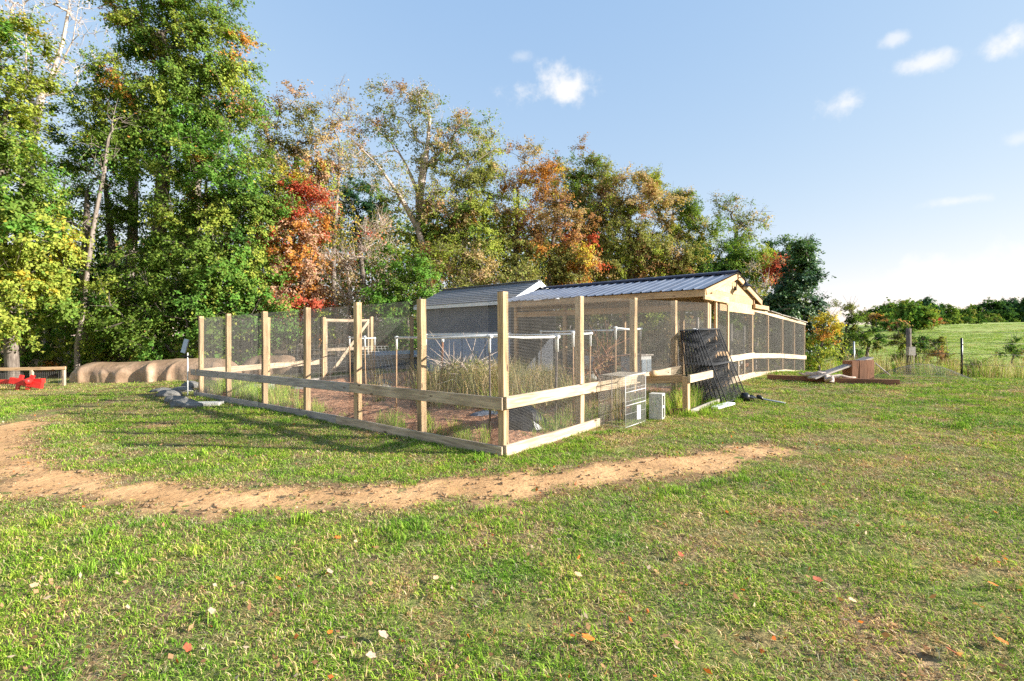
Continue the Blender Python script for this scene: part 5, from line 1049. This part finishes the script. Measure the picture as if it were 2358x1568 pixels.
# ------------------------------------------------------------------ fallen leaves
def leaf_mesh(seed, col):
    random.seed(seed); n = 22; V = [(0, 0, 0)]; 
    for i in range(n):
        a = 2*math.pi*i/n; lob = .62+.30*abs(math.cos(a*2.5))+.12*math.cos(a)
        r = .5*lob*random.uniform(.9, 1.1); x, y = r*math.cos(a)*1.25, r*math.sin(a)*.85
        V.append((x, y, .55*y*y+.25*x*x*(1 if x > 0 else .3)+random.uniform(-.02, .02)))
    V += [(-.62, .015, .03), (-.95, .02, .06), (-.95, -.02, .06), (-.62, -.015, .03)]
    Fc = [(0, 1+i, 1+(i+1) % n) for i in range(n)]+[(n+1, n+2, n+3), (n+1, n+3, n+4)]
    m = noise_mat('fallen_leaf_%d' % seed, [tuple(c*.6 for c in col), col, tuple(min(1, c*1.25) for c in col)], 4, 5, .6, 0, .3)
    return mesh_np('fallen_leaf', np.array(V), np.array(Fc), m)
LM = {k: leaf_mesh(200+i, c) for i, (k, c) in enumerate((('orange', (.62, .15, .02)), ('red-brown', (.27, .07, .03)), ('brown', (.27, .13, .07)), ('pale', (.38, .27, .19)), ('tan', (.50, .33, .18))))}
FL = [(1352, 1488, 'orange', .10, 'bright orange fallen leaf near the bottom middle'), (2192, 1520, 'red-brown', .12, 'largest red-brown fallen leaf, lower right'), (2305, 1493, 'orange', .10, 'orange-brown fallen leaf at the right edge, near the bottom'), (1567, 1290, 'red-brown', .09, 'curled red-brown leaf right of the middle, below the path'),
      (1884, 1350, 'red-brown', .10, 'russet fallen leaf alone in the right lawn'), (2285, 1364, 'orange', .075, 'small orange leaf high on the right lawn'), (884, 1478, 'pale', .09, 'pale curled leaf low on the centre-left lawn'), (856, 1524, 'pale', .08, 'pale leaf below the other pale leaf at centre-left'), (758, 1334, 'pale', .085, 'pale leaf standing up left of centre'), (432, 1505, 'red-brown', .08, 'red-brown leaf at the bottom left'),
      (80, 1364, 'tan', .09, 'pinkish tan leaf near the left edge'), (488, 1424, 'pale', .085, 'pale torn leaf on the left lawn'), (780, 1254, 'orange', .07, 'small orange leaf just below the path, left of centre'), (2250, 1212, 'brown', .09, 'brown leaf far out on the right lawn'), (2150, 1462, 'red-brown', .085, 'brown leaf left of the largest one'), (1775, 1475, 'pale', .07, 'pale leaf in the lower right lawn'), (1330, 1335, 'tan', .08, 'tan leaf in the middle of the lower lawn'), (640, 1350, 'orange', .06, 'small orange leaf left of the standing pale leaf'),
      (1005, 1345, 'tan', .07, 'tan leaf centre left, below the path'), (2045, 1185, 'red-brown', .07, 'small red-brown leaf high on the right lawn'), (1200, 1190, 'brown', .07, 'brown leaf at the path edge, middle'), (760, 1470, 'orange', .06, 'orange leaf left of the pale pair'), (1965, 1400, 'tan', .07, 'tan leaf right of the russet one'), (270, 1335, 'pale', .06, 'small pale leaf on the far left lawn'), (1520, 1080, 'brown', .06, 'dark leaf lying on the bare path')]
for (x, y, k, sz, l) in FL:
    X, Y = gp(x, y); o = bpy.data.objects.new('fallen_leaf', LM[k]); COL.objects.link(o); o.location = (X, Y, g1(X, Y)+.035); sz *= .58; o.scale = (sz, sz, sz)
    o.rotation_euler = (Matrix.Rotation(random.uniform(.1, .5), 3, 'Y') @ Matrix.Rotation(random.uniform(-.1, .3), 3, 'X') @ Matrix.Rotation(random.uniform(0, 6.28), 3, 'Z')).to_euler(); tag(o, l, 'leaf', 'leaves fallen on the lawn')
def litter():
    n = 2600; Y = 1.8+10*rng.random(n)**1.3; X = Y*rng.uniform(-1.05, 1.05, n); s, t = st_coords(X, Y); k = ~((s > -.1) & (t > -.1)); X, Y = X[k], Y[k]; P = np.stack([X, Y, G(X, Y)+rng.uniform(.008, .04, len(X))], 1)
    nr = rng.normal(size=P.shape)*.5+np.array([0, 0, 1]); nr /= np.linalg.norm(nr, axis=1)[:, None]; V, Fq = leaf_quads(P, nr, .034, .022)
    c = pal(mixp(((.42, .25, .13), 4), ((.25, .13, .07), 4), ((.55, .42, .30), 2), ((.5, .14, .04), 1.2)), len(P))
    o = put('leaf_litter', mesh_np('leaf_litter', V, Fq, M['leaf'], np.repeat(c, 4, 0))); tag(o, 'scattered crumbs of dead leaves over the lawn', 'leaf litter', None, 'stuff')
litter()
def clods():
    n = 9000; X = rng.uniform(-8, 4.6, n); Y = rng.uniform(4.0, 9.5, n); pm = pathmask(X, Y); k = (pm > -.18) & (pm < .34) & (rng.random(n) < np.clip(.9-np.abs(pm)*2.2, .12, 1)); X, Y = X[k], Y[k]; r = rng.uniform(.005, .022, len(X))
    P = np.stack([X, Y, G(X, Y)+.012+r*.3], 1); o8 = np.array([(1, 0, 0), (0, 1, 0), (-1, 0, 0), (0, -1, 0), (0, 0, .7), (0, 0, -.5)]); V = (P[:, None]+o8[None]*r[:, None, None]*rng.uniform(.6, 1.4, (len(X), 6, 1))).reshape(-1, 3)
    f = np.array([(0, 1, 4), (1, 2, 4), (2, 3, 4), (3, 0, 4), (1, 0, 5), (2, 1, 5), (3, 2, 5), (0, 3, 5)]); Fq = (np.arange(len(X))[:, None, None]*6+f[None]).reshape(-1, 3)
    m = noise_mat('clod_earth', [(.12, .075, .04), (.34, .22, .12)], 3, 3, .95)
    o = put('earth_clods', mesh_np('earth_clods', V, Fq, m)); tag(o, 'loose crumbs of earth along the bare path', 'clods', None, 'stuff')
clods()
